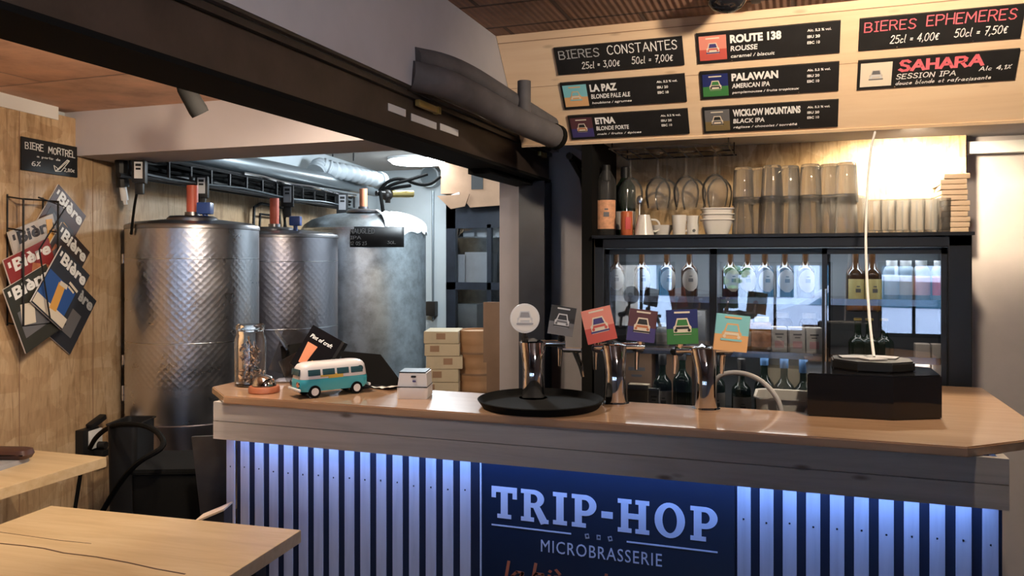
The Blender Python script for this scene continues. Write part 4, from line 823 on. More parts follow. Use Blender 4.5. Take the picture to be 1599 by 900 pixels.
# top shelf, brown beer bottles with oval cream labels
g1 = 'brown beer bottles on the top fridge shelf'
pos = ['far left in the left fridge door', 'second from the left in the left fridge door', 'third from the left in the left fridge door', 'beside the door post in the left fridge door', 'at the left in the middle fridge door', 'second from the left in the middle fridge door', 'third from the left in the middle fridge door', 'fourth from the left in the middle fridge door', 'fifth from the left in the middle fridge door']
b0 = None
for u, lab in zip((963, 1003, 1042, 1077, 1141, 1168, 1195, 1226, 1258), pos):
    L_ = 'beer bottle with an oval cream label, ' + lab
    loc = (sx(u), YB, SH[0])
    if b0 is None: b0 = bottle('beer_bottle', L_, 'bottle', 'brown_glass', loc, .034, .185, 'label_cream', g1, labz=(.14, .62), oval=True)
    else: dup(b0, loc, CS * .7 + random.uniform(-.3, .3), L_, g1)
for u, mt_, lab in ((1336, 'label_yellow', 'dark bottle with a square yellow label, left of the white cord in the fridge'), (1362, 'label_yellow', 'dark bottle with a square yellow label, right behind the white cord in the fridge')):
    bottle('cider_bottle', lab, 'bottle', 'brown_glass', (sx(u), YB, SH[0] - .045), .034, .24, mt_, 'yellow-labelled bottles in the fridge', labz=(.15, .52))
def carton(name, label, cat, loc, d, mt_, print_=None, group=None, rz=0.0):
    t = thing(name, label, cat, loc, rotz=rz, group=group)
    m = MB(); m.box((0, 0, d[2] / 2), d, bevel=.003); m.build('body', mt_, t, smooth=False)
    if print_:
        m = MB(); m.mi = 0; m.box((0, -d[1] / 2 - .0006, d[2] * .32), (d[0] * .6, .0012, d[2] * .28)); m.mi = 1; m.box((0, -d[1] / 2 - .0006, d[2] * .72), (d[0] * .55, .0012, d[2] * .06)); m.box((0, -d[1] / 2 - .0006, d[2] * .6), (d[0] * .35, .0012, d[2] * .04)); m.build('print', [print_, 'pic_grey'], t, smooth=False)
    return t
def jar(name, label, cat, loc, r, h, mt_, lab, cap, group=None):
    t = thing(name, label, cat, loc, rotz=CS * .7, group=group)
    m = MB(); m.lathe([(0, 0), (r * .9, 0), (r, .006), (r, h * .72), (r * .8, h * .83), (r * .62, h * .86), (r * .62, h * .88), (0, h * .88)], n=24); m.build('body', mt_, t)
    m = MB(); m.lathe([(r * .66, h * .86), (r * .66, h), (0, h)], n=20); m.build('cap', cap, t)
    if lab:
        m = MB(); n = 12; v0 = [[m.bm.verts.new(((r + .001) * math.sin(R(75) * (2 * i / n - 1)), -(r + .001) * math.cos(R(75) * (2 * i / n - 1)), z)) for i in range(n + 1)] for z in (h * .14, h * .62)]
        for i in range(n): m.bm.faces.new([v0[0][i], v0[0][i + 1], v0[1][i + 1], v0[1][i]])
        m.build('label', lab, t)
    return t
for u, mt_, lab in ((1393, 'label_blue', 'pale blue labelled juice bottle in the right fridge door'), (1415, 'label_cream', 'cream labelled juice bottle in the right fridge door'), (1439, 'label_pink', 'pink labelled juice bottle in the right fridge door'), (1468, 'label_red', 'red labelled juice bottle at the right edge of the fridge')):
    jar('juice_bottle', lab, 'bottle', (sx(u), YB, SH[0] + .0), .030, .15, 'fridge_liner', mt_, 'white_plastic', 'juice bottles on the top fridge shelf')
# middle shelf
jar('honey_jar', 'amber jar with an orange printed label on the middle fridge shelf', 'jar', (sx(1190), YB, SH[1]), .042, .135, 'amber_glass', 'label_orange', 'white_plastic')
jar('jam_jar', 'amber jar with a plain cream label at the left of the middle door', 'jar', (sx(1166), YB + .02, SH[1]), .036, .125, 'amber_glass', 'label_cream', 'white_plastic')
for u, lab in ((1216, 'white carton with a pink flower print, left of three in the fridge'), (1244, 'white carton with a pink flower print, middle of three in the fridge'), (1270, 'white carton with a pink flower print, right of three in the fridge')):
    carton('drink_carton', lab, 'carton', (sx(u), YB - .01, SH[1]), (.058, .05, .10), 'paper', 'label_pink', 'flower cartons on the middle fridge shelf', CS * .5)
for u, lab in ((1222, 'dark jar standing behind the flower cartons at left'), (1264, 'dark jar standing behind the flower cartons at right')):
    jar('sauce_jar', lab, 'jar', (sx(u, YB + .14), YB + .14, SH[1]), .04, .145, 'brown_glass', None, 'white_plastic')
carton('clear_pack', 'grey clear pack of small bottles behind the green tap medallion', 'pack', (sx(1085), YB + .05, SH[1] + .0), (.085, .08, .155), 'fridge_liner', None)
jar('milk_bottle', 'small white-capped bottle between the dark brown and the green medallions', 'bottle', (sx(1035), YB, SH[1]), .026, .10, 'fridge_liner', 'label_cream', 'white_plastic')
for u, lab in ((1340, 'dark green bottle at the left above the black box'), (1358, 'dark green bottle behind the cord above the black box'), (1381, 'dark green bottle right of the cord above the black box')):
    bottle('wine_bottle', lab, 'bottle', 'green_glass', (sx(u), YB, SH[1] - .06), .034, .20, 'label_cream', 'green bottles above the black box', labz=(.08, .22), neck=.36)
for u, lab in ((1440, 'tall grey carton in the right fridge door, left of two'), (1466, 'tall grey carton at the right edge of the fridge')):
    carton('milk_carton', lab, 'carton', (sx(u), YB, SH[1] - .12), (.05, .05, .17), 'label_cream', None, 'grey cartons in the right fridge door')
# bottom shelf: wine bottles, cartons
g2 = 'wine bottles on the low fridge shelf'
YW = FY + .15
for u, mt_, cp, h, lab in ((1035, 'label_cream', 'black', .27, 'dark wine bottle behind the middle tap'), (1066, None, 'black', .30, 'tall black wine bottle between the middle and right taps'), (1118, 'label_cream', 'black', .28, 'dark wine bottle just right of the right tap'), (1158, 'label_cream', 'black', .25, 'wine bottle with a large printed cream label under the hose arch'),
                           (1194, None, 'capsule_blue', .29, 'wine bottle with a blue capsule, left of three'), (1225, None, 'capsule_blue', .28, 'wine bottle with a blue capsule, middle of three'), (1255, 'label_cream', 'capsule_blue', .26, 'wine bottle with a blue capsule by the black box')):
    bottle('wine_bottle', lab, 'bottle', 'green_glass', (sx(u, YW), YW, SH[2]), .038, h, mt_, g2, cap=cp, labz=(.06, .40), neck=.40)
carton('wine_box', 'grey-brown cardboard box standing behind the middle tap', 'box', (sx(1000, YW), YW - .02, SH[2]), (.085, .05, .13), 'cardboard_pale', None)
carton('price_card', 'white card with black printing standing beside the grey-brown box', 'card', (sx(1025, YW), YW - .055, SH[2]), (.045, .006, .12), 'paper', 'pic_grey')
carton('carton', 'large brown carton with a round hole at the back of the fridge', 'box', (sx(990, YW + .2) + .03, YW + .16, SH[2]), (.13, .10, .24), 'cardboard', 'black')
carton('carton', 'plain brown carton at the back behind the black wine bottles', 'box', (sx(1062, YW + .2), YW + .18, SH[2]), (.12, .10, .26), 'cardboard', None)
carton('carton', 'plain brown carton at the back behind the blue-capsule bottles', 'box', (sx(1232, YW + .2), YW + .18, SH[2]), (.20, .10, .20), 'cardboard_pale', None)

# ------------------------------------------------------------------ shelf over the fridge
sb = MB(); sb.span((-.815, 3.17, .0), (-.772, 3.70, 2.028)); o = sb.build('side_board', 'black_matte', smooth=False); tag(o, 'black upright board closing the left side of the fridge alcove', 'board')
a_ = thing('shelf_bracket', 'black iron bracket on the cream wall left of the fridge', 'bracket', (-.90, 3.69, 1.30))
m = MB(); m.span((-.018, .005, -.75), (.018, .03, .68)); m.build('upright', 'black_matte', a_, smooth=False)
m = MB(); m.tube([(0, -.36, .66), (0, -.18, .60), (0, .0, .36)], .014, n=8); m.tube([(0, .01, .64), (0, -.40, .67)], .015, n=8); m.build('arm', 'black', a_)
m = MB(); m.tube([(.02, -.02, .62), (.035, -.035, .3), (.03, -.03, .05), (.045, -.04, -.25)], .010, n=8, smooth_path=1); m.tube([(.0, -.03, .58), (.01, -.04, .35), (-.005, -.03, .12)], .008, n=8, smooth_path=1); m.build('cable', 'rubber', a_)
YG = 3.36
def top(u, y=YG): return (onY(u, 360, y).x, y, FT)
bottle('juice_carafe', 'tall clear bottle with an orange label at the left end above the fridge', 'bottle', 'stemware', top(947, 3.30), .042, .30, 'label_orange', labz=(.10, .50), neck=.12, cap='black')
bottle('spirit_bottle', 'dark bottle with a white label behind the orange can', 'bottle', 'green_glass', top(977, 3.40), .045, .30, 'label_cream', labz=(.10, .36), neck=.2, cap='black')
t = thing('spice_can', 'small orange can in front of the dark bottle above the fridge', 'can', top(979, 3.24), rotz=CS)
m = MB(); m.lathe([(0, 0), (.022, 0), (.024, .004), (.024, .094), (.021, .099), (0, .099)], n=24); m.build('body', 'can_orange', t)
m = MB(); m.box((0.002, -.0245, .05), (.022, .003, .05), bevel=.001); m.build('label', 'label_red', t)
def cup(name, label, loc, r0, r1, h, rx=0.0, ry=0.0, rz=0.0, handle=True, mt_='white_ceramic', group=None, badge=False):
    t = thing(name, label, 'cup', loc, group=group, rot=(rx, ry, rz))
    m = MB(); m.lathe([(0, 0), (r0, 0), (r0 * 1.02, .003), (r1, h), (r1 - .003, h), (r0 - .003, .006), (0, .006)], n=32); m.build('body', mt_, t)
    if handle: m = MB(); m.tube([((r0 + r1) / 2 * 1.0 - .002, 0, h * .78), (r1 + .018, 0, h * .8), (r1 + .024, 0, h * .5), (r1 + .012, 0, h * .24), ((r0 + r1) / 2 - .004, 0, h * .22)], .0045, n=8, smooth_path=2); m.build('handle', mt_, t)
    if badge: m = MB(); m.cyl((0, -r0 - .001, h * .4), (0, -r1 - .0015, h * .41), .006, n=12); m.build('badge', 'pic_char', t)
    return t
x, y, z = top(1006, 3.27); cup('milk_jug', 'white jug standing upside down with its handle to the right', (x, y, z + .085), .024, .042, .085, rx=math.pi, rz=CS)
x, y, z = top(1034, 3.33)
t = thing('bowl', 'low white bowl behind the upside-down jug', 'bowl', (x, y, z)); m = MB(); m.lathe([(0, 0), (.03, 0), (.032, .004), (.05, .044), (.048, .044), (.03, .007), (0, .007)], n=36); m.build('bowl', 'white_ceramic', t)
x, y, z = top(1061, 3.28); cup('mug', 'tall white mug with a handle next to the small espresso cups', (x, y, z), .024, .030, .082, rz=CS * 1.2)
x, y, z = top(1082, 3.30); c1 = cup('espresso_cup', 'lower white espresso cup with a small dark badge', (x, y, z), .022, .026, .048, handle=False, rz=CS, badge=True)
cup('espresso_cup', 'upper grey espresso cup stacked on the badged one', (x, y, z + .040), .022, .026, .040, handle=False, rz=CS)
x, y, z = top(1120, 3.31)
for i, lab in enumerate(('lowest of the stack of square white bowls', 'second of the stack of square white bowls', 'topmost of the stack of square white bowls')):
    t = thing('square_bowl', lab + ' beside the pint glasses', 'bowl', (x, y, z + .022 * i), rotz=CS * .5, group='stacked square white bowls')
    m = MB(); tub(m, .085, .085, .118, .118, .058, .004, .025); m.build('bowl', 'white_ceramic', t)
t = thing('spoon', 'dark curled spoon sticking up behind the upside-down jug', 'spoon', (top(1005)[0], 3.33, FT))
m = MB(); m.tube([(.0, 0, 0), (-.005, 0, .05), (-.012, 0, .10), (-.010, 0, .135)], .0035, n=8, smooth_path=1); m.ball((-.010, 0, .150), .014, (1, .35, 1.4)); m.build('spoon', 'steel', t)
# pint glasses, two high, mouth down
GH = .150
def pint(label, loc, group):
    t = thing('pint_glass', label, 'glass', loc, group=group)
    m = MB(); m.lathe([(.043, 0), (.0435, .001), (.0405, .06), (.0365, GH - .012), (.033, GH - .002), (.030, GH), (0, GH), (0, GH - .009), (.0300, GH - .012), (.0345, GH - .03), (.0385, .06), (.0415, .001)], n=18, close=False); bmesh.ops.remove_doubles(m.bm, verts=m.bm.verts, dist=1e-6)
    rim = [v for v in m.bm.verts if abs(v.co.z) < .0015]
    m.build('glass', 'pint_ware', t); return t
g3 = 'upturned pint glasses over the fridge'
us = [(1161, 3.30), (1186, 3.34), (1206, 3.27), (1234, 3.31), (1266, 3.28), (1296, 3.30), (1322, 3.27), (1337, 3.38), (1222, 3.42), (1280, 3.42), (1172, 3.45), (1309, 3.43)]
first = None
two = {0, 1, 2, 3, 4, 5, 6, 8}
ordn = ['at the left end beside the white bowls', 'second from the left', 'third from the left, in front', 'in the middle of the front row', 'fifth along the front row', 'sixth along the front row', 'at the right end of the front row', 'at the right end of the rear row', 'in the middle of the rear row', 'right of the middle in the rear row', 'at the left end of the rear row', 'second from the right in the rear row']
for i, (u, y) in enumerate(us):
    for lvl in range(2 if i in two else 1):
        p = top(u, y); loc = (p[0], p[1], FT + lvl * .118); lab = ('upper' if lvl else 'lower') + ' upturned pint glass ' + ordn[i]
        if first is None: first = pint(lab, loc, g3)
        else: dup(first, loc, random.uniform(0, 3), lab, g3)
# short tumblers
first = None; g4 = 'short tumblers under the alcove light'
rows = [(u, 3.26) for u in (1366, 1388, 1410, 1432, 1454, 1472)] + [(u, 3.34) for u in (1376, 1399, 1421, 1443, 1465)]
names = ['first from the left', 'second from the left', 'third from the left', 'fourth from the left', 'fifth from the left', 'last at the right']
for i, (u, y) in enumerate(rows):
    p = top(u, y); lab = 'short clear tumbler ' + names[i % 6] + (' in the front row' if i < 6 else ' in the back row')
    if first is None:
        first = thing('tumbler', lab, 'glass', p, group=g4); m = MB(); m.lathe([(0, 0), (.024, 0), (.026, .004), (.029, .125), (.0275, .125), (.0245, .012), (0, .010)], n=24); m.build('glass', 'pint_ware', first)
    else: dup(first, p, 0.3 * i, lab, g4)
# stack of small wooden tasting boards at the right end
rnd = random.Random(5); p = top(1489, 3.36); first = None
for i in range(11):
    loc = (p[0] + rnd.uniform(-.004, .004) - .012, p[1], FT + i * .0195); lab = ['lowest', 'second', 'third', 'fourth', 'fifth', 'sixth', 'seventh', 'eighth', 'ninth', 'tenth', 'topmost'][i] + ' thin wooden tasting board of the stack at the right end over the fridge'
    if first is None:
        first = thing('tasting_board', lab, 'board', loc, group='stacked wooden tasting boards'); m = MB(); m.box((0, 0, .009), (.085, .22, .018), bevel=.003); m.build('board', 'pine_panel', first)
    else: dup(first, loc, rnd.uniform(-.05, .05), lab, 'stacked wooden tasting boards')
# wire rack with hanging wine glasses
rk = thing('glass_rack', 'black wire rack under the alcove ceiling holding wine glasses', 'rack', (-.47, 3.40, 2.03))
m = MB()
for k in range(8): m.tube([(-.23 + k * .0657, -.20, -.055), (-.23 + k * .0657, .16, -.055)], .003, n=6)
for y in (-.20, .0, .16): m.tube([(-.24, y, -.052), (.24, y, -.052)], .0035, n=6)
for x in (-.23, .23):
    for y in (-.18, .14): m.tube([(x, y, -.052), (x, y, 0)], .003, n=6)
m.build('wires', 'steel_dark', rk)
first = None; g5 = 'wine glasses hanging from the wire rack'
for i, (u, y, lab) in enumerate(((985, 3.36, 'leftmost wine glass hanging upside down above the orange can'), (1028, 3.36, 'second hanging wine glass from the left, in front'), (1072, 3.36, 'third hanging wine glass from the left, in front'), (1117, 3.34, 'rightmost hanging wine glass, in front, above the square bowls'),
                                 (1042, 3.50, 'hanging wine glass behind the second one'), (1084, 3.50, 'hanging wine glass behind the third one'), (1124, 3.48, 'hanging wine glass behind the rightmost one'))):
    loc = (onY(u, 300, y).x, y, 1.972)
    if first is None:
        first = thing('wine_glass', lab, 'glass', loc, group=g5)
        MB().lathe([(0, 0), (.036, .003), (.036, .004), (.006, -.004), (.0042, -.012), (.0042, -.085), (.008, -.094), (.030, -.107), (.048, -.134), (.053, -.160), (.051, -.190), (.043, -.228), (.0415, -.228), (.0495, -.190), (.0515, -.160), (.0465, -.135), (.029, -.109), (.006, -.097), (0, -.096)], n=32).build('glass', 'stemware', first)
    else: dup(first, loc, .4 * i, lab, g5)
# ------------------------------------------------------------------ menu panel hung slanting under the ceiling
PT, PB = Vector((0, 2.85, 2.376)), Vector((0, 3.155, 2.0)); pu = (PT - PB).normalized(); pn = Vector((0, -pu.z, pu.y)); th = math.atan2(-pu.y, pu.z)
PR = (th, 0, 0)
px0 = onplane(777, 67, PT, pn).x; px1 = 1.35
mp_ = thing('menu_panel', 'large pale pine panel slanting under the ceiling behind the beer boards', 'panel', (0, PB.y, PB.z), rot=PR)
hh = (PT - PB).length
m = MB(); m.span((px0, .004, 0), (px1, .022, hh)); m.build('boards', 'pine_panel', mp_, smooth=False)
m = MB()
m.span((px0, .0028, hh * .935), (px1, .0042, hh * .94))
for a_, b_, z in ((px0, 1.3, .54),): m.span((a_, .003, hh * z), (b_, .0042, hh * z + .0012))
m.build('joint', 'cardboard', mp_, smooth=False)
m = MB(); m.span((px0, .0, -.006), (px1, .024, 0.006)); m.build('lower_edge', 'pine_panel', mp_, smooth=False)
def board_at(c, name, label, group):
    q = [onplane(u, v, PB, pn) for u, v in c]       # tl, tr, br, bl
    lx = [p.x for p in q]; lz = [(p - PB).dot(pu) for p in q]
    xa, xb = (lx[0] + lx[3]) / 2, (lx[1] + lx[2]) / 2; za, zb = (lz[2] + lz[3]) / 2, (lz[0] + lz[1]) / 2
    loc = PB + pu * (za + zb) / 2 + Vector(((xa + xb) / 2, 0, 0)); w, h = xb - xa, zb - za
    t = thing(name, label, 'menu board', loc, group=group, rot=PR)
    m = MB(); m.box((0, 0, 0), (w, .008, h), bevel=.001); m.build('slate', 'slate', t, smooth=False)
    for x in (-.25, .22): m = MB(); m.cyl((w * x, -.0045, -h * .5 + .004), (w * x, -.003, -h * .5 + .004), .0025, n=8); m.build('pin', 'steel', t, smooth=False)
    return t, w, h
Y0 = -.0042
G1 = 'black beer boards on the pine panel'
def heading(c, label, t1, t2, pr1, pr2, mat, mat1=None):
    t, w, h = board_at(c, 'chalk_board', label, 'chalk heading boards on the pine panel')
    put_text(t, stroke_geo(t1, .10), -w * .47, h * .06, w * .33, h * .34, mat1 or mat, Y0); put_text(t, stroke_geo(t2, .10), -w * .08, h * .08, w * .54, h * .36, mat, Y0)
    put_text(t, stroke_geo(pr1, .11, .15), -w * .30, -h * .38, w * .31, h * .30, 'chalk', Y0, name='price'); put_text(t, stroke_geo(pr2, .11, .15), w * .10, -h * .36, w * .32, h * .32, 'chalk', Y0, name='price')
heading([(865, 75), (1066, 56), (1069, 101), (873, 117)], 'chalk board headed BIERES CONSTANTES at the upper left of the panel', 'BIERES', 'CONSTANTES', '25cl = 3,00€', '50cl = 7,00€', 'chalk', 'chalk_dim')
heading([(1343, 29), (1597, 6), (1598, 60), (1341, 78)], 'chalk board headed BIERES EPHEMERES in red at the upper right', 'BIERES', 'EPHEMERES', '25cl = 4,00€', '50cl = 7,50€', 'chalk_red')
def beer(c, label, nm, style, note, stats, pic, nw=.3):
    t, w, h = board_at(c, 'beer_board', label, G1)
    ph = h * .80; picture(t, -w * .5 + ph * .60, 0, ph * 1.02, ph, Y0, *pic)
    x = -w * .5 + ph * 1.25
    put_text(t, text_geo(nm, .045), x, h * .10, w * nw, h * .27, 'print_white', Y0, name='beer_name')
    put_text(t, text_geo(style, .02, .1), x, -h * .16, w * (.11 + .014 * len(style)), h * .17, 'print_white', Y0, name='beer_style')
    put_text(t, text_geo(note, .01, .15), x, -h * .38, w * (.10 + .0125 * len(note)), h * .11, 'chalk', Y0, name='beer_note')
    for k, sline in enumerate(stats): put_text(t, text_geo(sline, .02), w * .28, h * (.24 - .19 * k), w * (.16 if k == 0 else .085), h * .09, 'chalk', Y0, name='beer_data')
ST = ('Alc. 5,2 % vol.', 'IBU 20', 'EBC 10')
beer([(876, 129), (1070, 115), (1073, 159), (881, 170)], 'black beer board LA PAZ with a teal and sand picture', 'LA PAZ', 'BLONDE PALE ALE', 'houblons / agrumes', ST, ('pic_teal', 'pic_sand', 'pic_sand', 'pic_teal', 'pic_cream'), .22)
beer([(887, 180), (1074, 170), (1078, 209), (893, 217)], 'black beer board ETNA with a dark purple picture', 'ETNA', 'BLONDE FORTE', 'malt / fruits / épices', ST, ('pic_plum', 'pic_indigo', 'pic_cream', 'pic_char', 'pic_rust'), .17)
beer([(1087, 53), (1313, 31), (1312, 81), (1091, 100)], 'black beer board ROUTE 138 with a coral picture', 'ROUTE 138', 'ROUSSE', 'caramel / biscuit', ST, ('pic_coral', 'pic_red', 'pic_cream', 'pic_indigo', 'pic_red'), .36)
beer([(1093, 112), (1311, 96), (1310, 141), (1096, 155)], 'black beer board PALAWAN with a green picture', 'PALAWAN', 'AMERICAN IPA', 'pamplemousse / fruits tropicaux', ST, ('pic_navy', 'pic_green', 'pic_cream', 'pic_green', 'pic_char'), .34)
beer([(1097, 168), (1310, 155), (1309, 197), (1100, 208)], 'black beer board WICKLOW MOUNTAINS with a brown-grey picture', 'WICKLOW MOUNTAINS', 'BLACK IPA', 'réglisse / chocolat / torréfié', ST, ('pic_grey', 'pic_olive', 'pic_cream', 'pic_char', 'pic_grey'), .50)
t, w, h = board_at([(1341, 94), (1593, 76), (1585, 124), (1338, 140)], 'beer_board', 'black beer board SAHARA in red chalk with a white picture', G1)
ph = h * .80; picture(t, -w * .5 + ph * .66, 0, ph * 1.12, ph, Y0, 'pic_cream', 'pic_cream', 'label_cream', 'pic_grey', 'pic_mist', title=False)
x = -w * .5 + ph * 1.42
put_text(t, stroke_geo('SAHARA', .22), x, h * .02, w * .54, h * .42, 'chalk_red', Y0, name='beer_name')
put_text(t, stroke_geo('SESSION IPA', .12, .1), x - .004, -h * .22, w * .38, h * .19, 'chalk', Y0, name='beer_style'); put_text(t, stroke_geo('Alc 4,1%', .12, .15), w * .27, -h * .14, w * .20, h * .17, 'chalk', Y0, name='beer_data')
put_text(t, stroke_geo('douce blonde et rafraîchissante', .10, .2), x - .004, -h * .44, w * .60, h * .17, 'chalk', Y0, name='beer_note')
# ------------------------------------------------------------------ tables at the left
def table(name, label, corner, edge_dir, w, d, th_, mat, legs, cat='table'):
    """corner = far right corner of the top; w runs along local -X, d along local -Y"""
    t = thing(name, label, cat, (corner.x, corner.y, 0), rotz=edge_dir); zt = corner.z
    m = MB(); m.span((-w, -d, zt - th_), (0, 0, zt), bevel=.002); m.build('tabletop', mat, t, smooth=False)
    for x, y in legs:
        m = MB(); m.span((x - .025, y - .025, 0), (x + .025, y + .025, zt - th_)); m.build('leg', 'steel_dark', t, smooth=False)
    return t
cR = onZ(471, 828, .75); cL = onZ(80, 790, .75)
ang = math.atan2(cR.y - cL.y, cR.x - cL.x)
table('oak_table', 'light oak table with a cracked plank in the lower left foreground', cR, ang, (cR - cL).length, 1.25, .036, 'oak_table', [(-.08, -.12), (-.08, -1.1), (-(cR - cL).length + .08, -.12), (-(cR - cL).length + .08, -1.1)])
cb = onZ(167, 714, .82)
tt = [o for o in bpy.data.objects if o.get('label', '').startswith('light oak table')][0]
m = MB(); zz = cR.z + .0006; pts = []
for u, v in ((-40, 846), (0, 849), (40, 853), (70, 857), (100, 864), (150, 870), (200, 879), (245, 889), (290, 897)):
    q_ = Matrix.Rotation(-ang, 4, 'Z') @ (onZ(u, v, .75) - cR); pts.append((q_.x, q_.y))
m.slab([(x, y + .002) for x, y in pts] + [(x, y - .003) for x, y in reversed(pts)], cR.z - .0005, zz)
pts = [(-1.25, -.22), (-.9, -.235), (-.6, -.25), (-.5, -.248)]; m.slab([(x, y + .0008) for x, y in pts] + [(x, y - .001) for x, y in reversed(pts)], cR.z - .0005, zz); m.build('crack', 'cover_brown', tt, smooth=False)
table('oak_side_table', 'thick oak side table along the left wall holding a laptop', cb, ang - R(3), .52, 1.3, .036, 'oak_table', [(-.40, -.28), (-.47, -1.2), (-.05, -1.2)])
c = onZ(46, 717, .835)
t = thing('laptop', 'grey laptop lying closed on the side table at the left edge', 'laptop', (c.x - .17, c.y - .12, .82), rotz=ang + R(5))
m = MB(); m.slab([(x, y) for x, y in rrect(.34, .24, .014)], 0, .016, bevel=.002); m.build('body', 'grey_plastic', t, smooth=False)
m = MB(); m.box((.05, -.03, .0165), (.10, .05, .001)); m.build('trackpad', 'black', t, smooth=False)
t = thing('glasses_case', 'dark brown soft case lying on the laptop', 'case', (c.x - .10, c.y - .025, .837), rotz=ang + R(12))
m = MB(); loft(m, [sec(.20, .06, 0, .02), sec(.215, .075, .014, .025), sec(.205, .066, .030, .022), sec(.17, .035, .036, .012)]); m.build('case', 'cover_brown', t)
m = MB(); m.tube([(-.10, -.034, .016), (0, -.039, .017), (.10, -.034, .016)], .002, n=6); m.build('zip', 'rubber', t)
# crack along the table plank
# ------------------------------------------------------------------ left wall
c0 = [onL(31, 214.5), onL(118, 228.5), onL(119.2, 276), onL(31.2, 267)]
cc = sum(c0, Vector()) / 4; w = ((c0[1] - c0[0]).length + (c0[2] - c0[3]).length) / 2; h = ((c0[0] - c0[3]).length + (c0[1] - c0[2]).length) / 2
t = thing('chalk_sign', 'small black chalk sign with a drawn glass on the left wall above the magazines', 'sign', cc + LN * .006, rotz=LROT)
m = MB(); m.box((0, 0, 0), (w, .006, h)); m.build('slate', 'slate', t, smooth=False)
put_text(t, stroke_geo('BIERE', .13, 0, .06), -w * .45, h * .14, w * .32, h * .24, 'chalk', -.0035); put_text(t, stroke_geo("MORTREL", .13, 0, .06), -w * .05, h * .11, w * .50, h * .26, 'chalk', -.0035)
put_text(t, stroke_geo('a partir de', .13), -w * .25, -h * .08, w * .42, h * .10, 'chalk', -.0035); put_text(t, stroke_geo('6%', .12), -w * .34, -h * .34, w * .16, h * .17, 'chalk', -.0035, name='price'); put_text(t, stroke_geo('2,80€', .13), w * .24, -h * .38, w * .20, h * .14, 'chalk', -.0035, name='price')
m = MB()
for a, b in (((.08, -.40), (.30, .02)), ((.18, -.38), (.34, .0)), ((.08, -.40), (.05, -.22)), ((.18, -.38), (.08, -.40)), ((.05, -.22), (.12, -.3)), ((.12, -.36), (.32, .0)), ((.30, .02), (.34, .0))):
    A_, B_ = Vector((a[0] * w, -.004, a[1] * h)), Vector((b[0] * w, -.004, b[1] * h)); m.tube([A_, B_], .0016, n=5)
m.build('glass_drawing', 'chalk', t, smooth=False)
# magazine rack
q = onL(62, 405); rk = thing('magazine_rack', 'black wire rack on the left wall full of beer magazines', 'rack', q, rotz=LROT); rz0 = q.z
def lw(u, v): p = onL(u, v, .075); return ((p - q).dot(LD), p.z - rz0)
m = MB()
a, b, c_, d_ = lw(37, 311), lw(66, 309), lw(90, 505), lw(38, 509)
fr_ = [(a[0], -.075, a[1]), (b[0] + .09, -.075, a[1] + .005), (b[0] + .09, -.075, d_[1]), (a[0], -.075, d_[1]), (a[0], -.075, a[1])]
m.tube(fr_, .0045, n=6)
for f in (0.0, .25, .5, .75, 1.0):
    z = a[1] + (d_[1] - a[1]) * f; m.tube([(a[0], -.075, z), (a[0], -.004, z + .01)], .0035, n=6); m.tube([(b[0] + .09, -.075, z), (b[0] + .09, -.004, z + .01)], .0035, n=6)
m.tube([(a[0], -.004, a[1] + .02), (a[0], -.004, d_[1])], .0035, n=6); m.tube([(b[0] + .09, -.004, a[1] + .02), (b[0] + .09, -.004, d_[1])], .0035, n=6)
m.tube([(a[0] + .05, -.10, a[1] + .01), (a[0] + .20, -.10, a[1] - .02), (a[0] + .03, -.12, d_[1] + .30), (a[0] + .10, -.11, d_[1] + .02)], .0035, n=6)
m.build('wires', 'black', rk)
def magazine(label, tlu, tlv, ang_, dep, cover, title, art, w=.21, h=.28):
    o = onL(tlu, tlv, dep); t = thing('magazine', label, 'magazine', o, group='beer magazines in the wall rack', rot=(0, 0, 0))
    mm = Matrix.Rotation(LROT, 4, 'Z') @ Matrix.Rotation(ang_, 4, 'Y'); t.rotation_euler = mm.to_euler()
    m = MB(); m.box((w / 2, .003, -h / 2), (w, .006, h)); m.build('pages', 'paper', t, smooth=False)
    m = MB(); m.box((w / 2, -.0006, -h / 2), (w, .0012, h)); cv = m.build('cover', cover, t, smooth=False)
    put_text(t, text_geo('Bière', .035), w * .15, -h * .225, w * .82, h * .185, title, -.0014, name='title')
    m = MB(); m.box((w * .08, -.0016, -h * .10), (w * .05, .001, h * .08)); m.build('side_print', title, t, smooth=False)
    m = MB()
    for k, (x, z, sx_, sz_, mi, rr) in enumerate(art):
        m.mi = mi; m.box((w * x, -.0016 - .0003 * k, -h * z), (w * sx_, .0008, h * sz_), rot=Euler((0, rr, 0)))
    m.build('cover_picture', ['pic_blue', 'pic_beer', 'pic_cream', 'pic_rust', 'pic_grey', 'cover_dark'], t, smooth=False)
D = R(37)
magazine('dark grey magazine peeking out at the lower right behind the blue one', 110, 428, D, .012, 'cover_slate', 'chalk_dim', [(.5, .6, .6, .4, 4, 0)])
magazine('brown-black magazine at the top right of the rack, amber beer on its cover', 92, 288, D, .018, 'cover_brown', 'print_white', [(.5, .62, .8, .5, 5, 0), (.62, .55, .16, .30, 1, .1), (.3, .5, .2, .16, 4, .3)])
magazine('pale magazine with black title at the left of the rack, topmost of the left row', 13, 363, -R(20), .034, 'cover_white', 'cover_dark', [(.5, .55, .9, .4, 2, 0), (.85, .22, .14, .34, 1, .2), (.5, .55, .1, .5, 4, .5)], w=.25)
magazine('dark magazine in the right row between the top one and the blue one', 98, 347, D, .046, 'cover_dark', 'print_white', [(.4, .6, .6, .5, 3, 0), (.25, .45, .2, .2, 4, .4)])
magazine('red magazine with a white title in the left row under the pale one', 5.5, 407, -R(22), .058, 'cover_red', 'print_white', [(.62, .55, .5, .5, 3, .5), (.68, .5, .16, .16, 2, .3), (.4, .7, .2, .5, 2, .6)], w=.25)
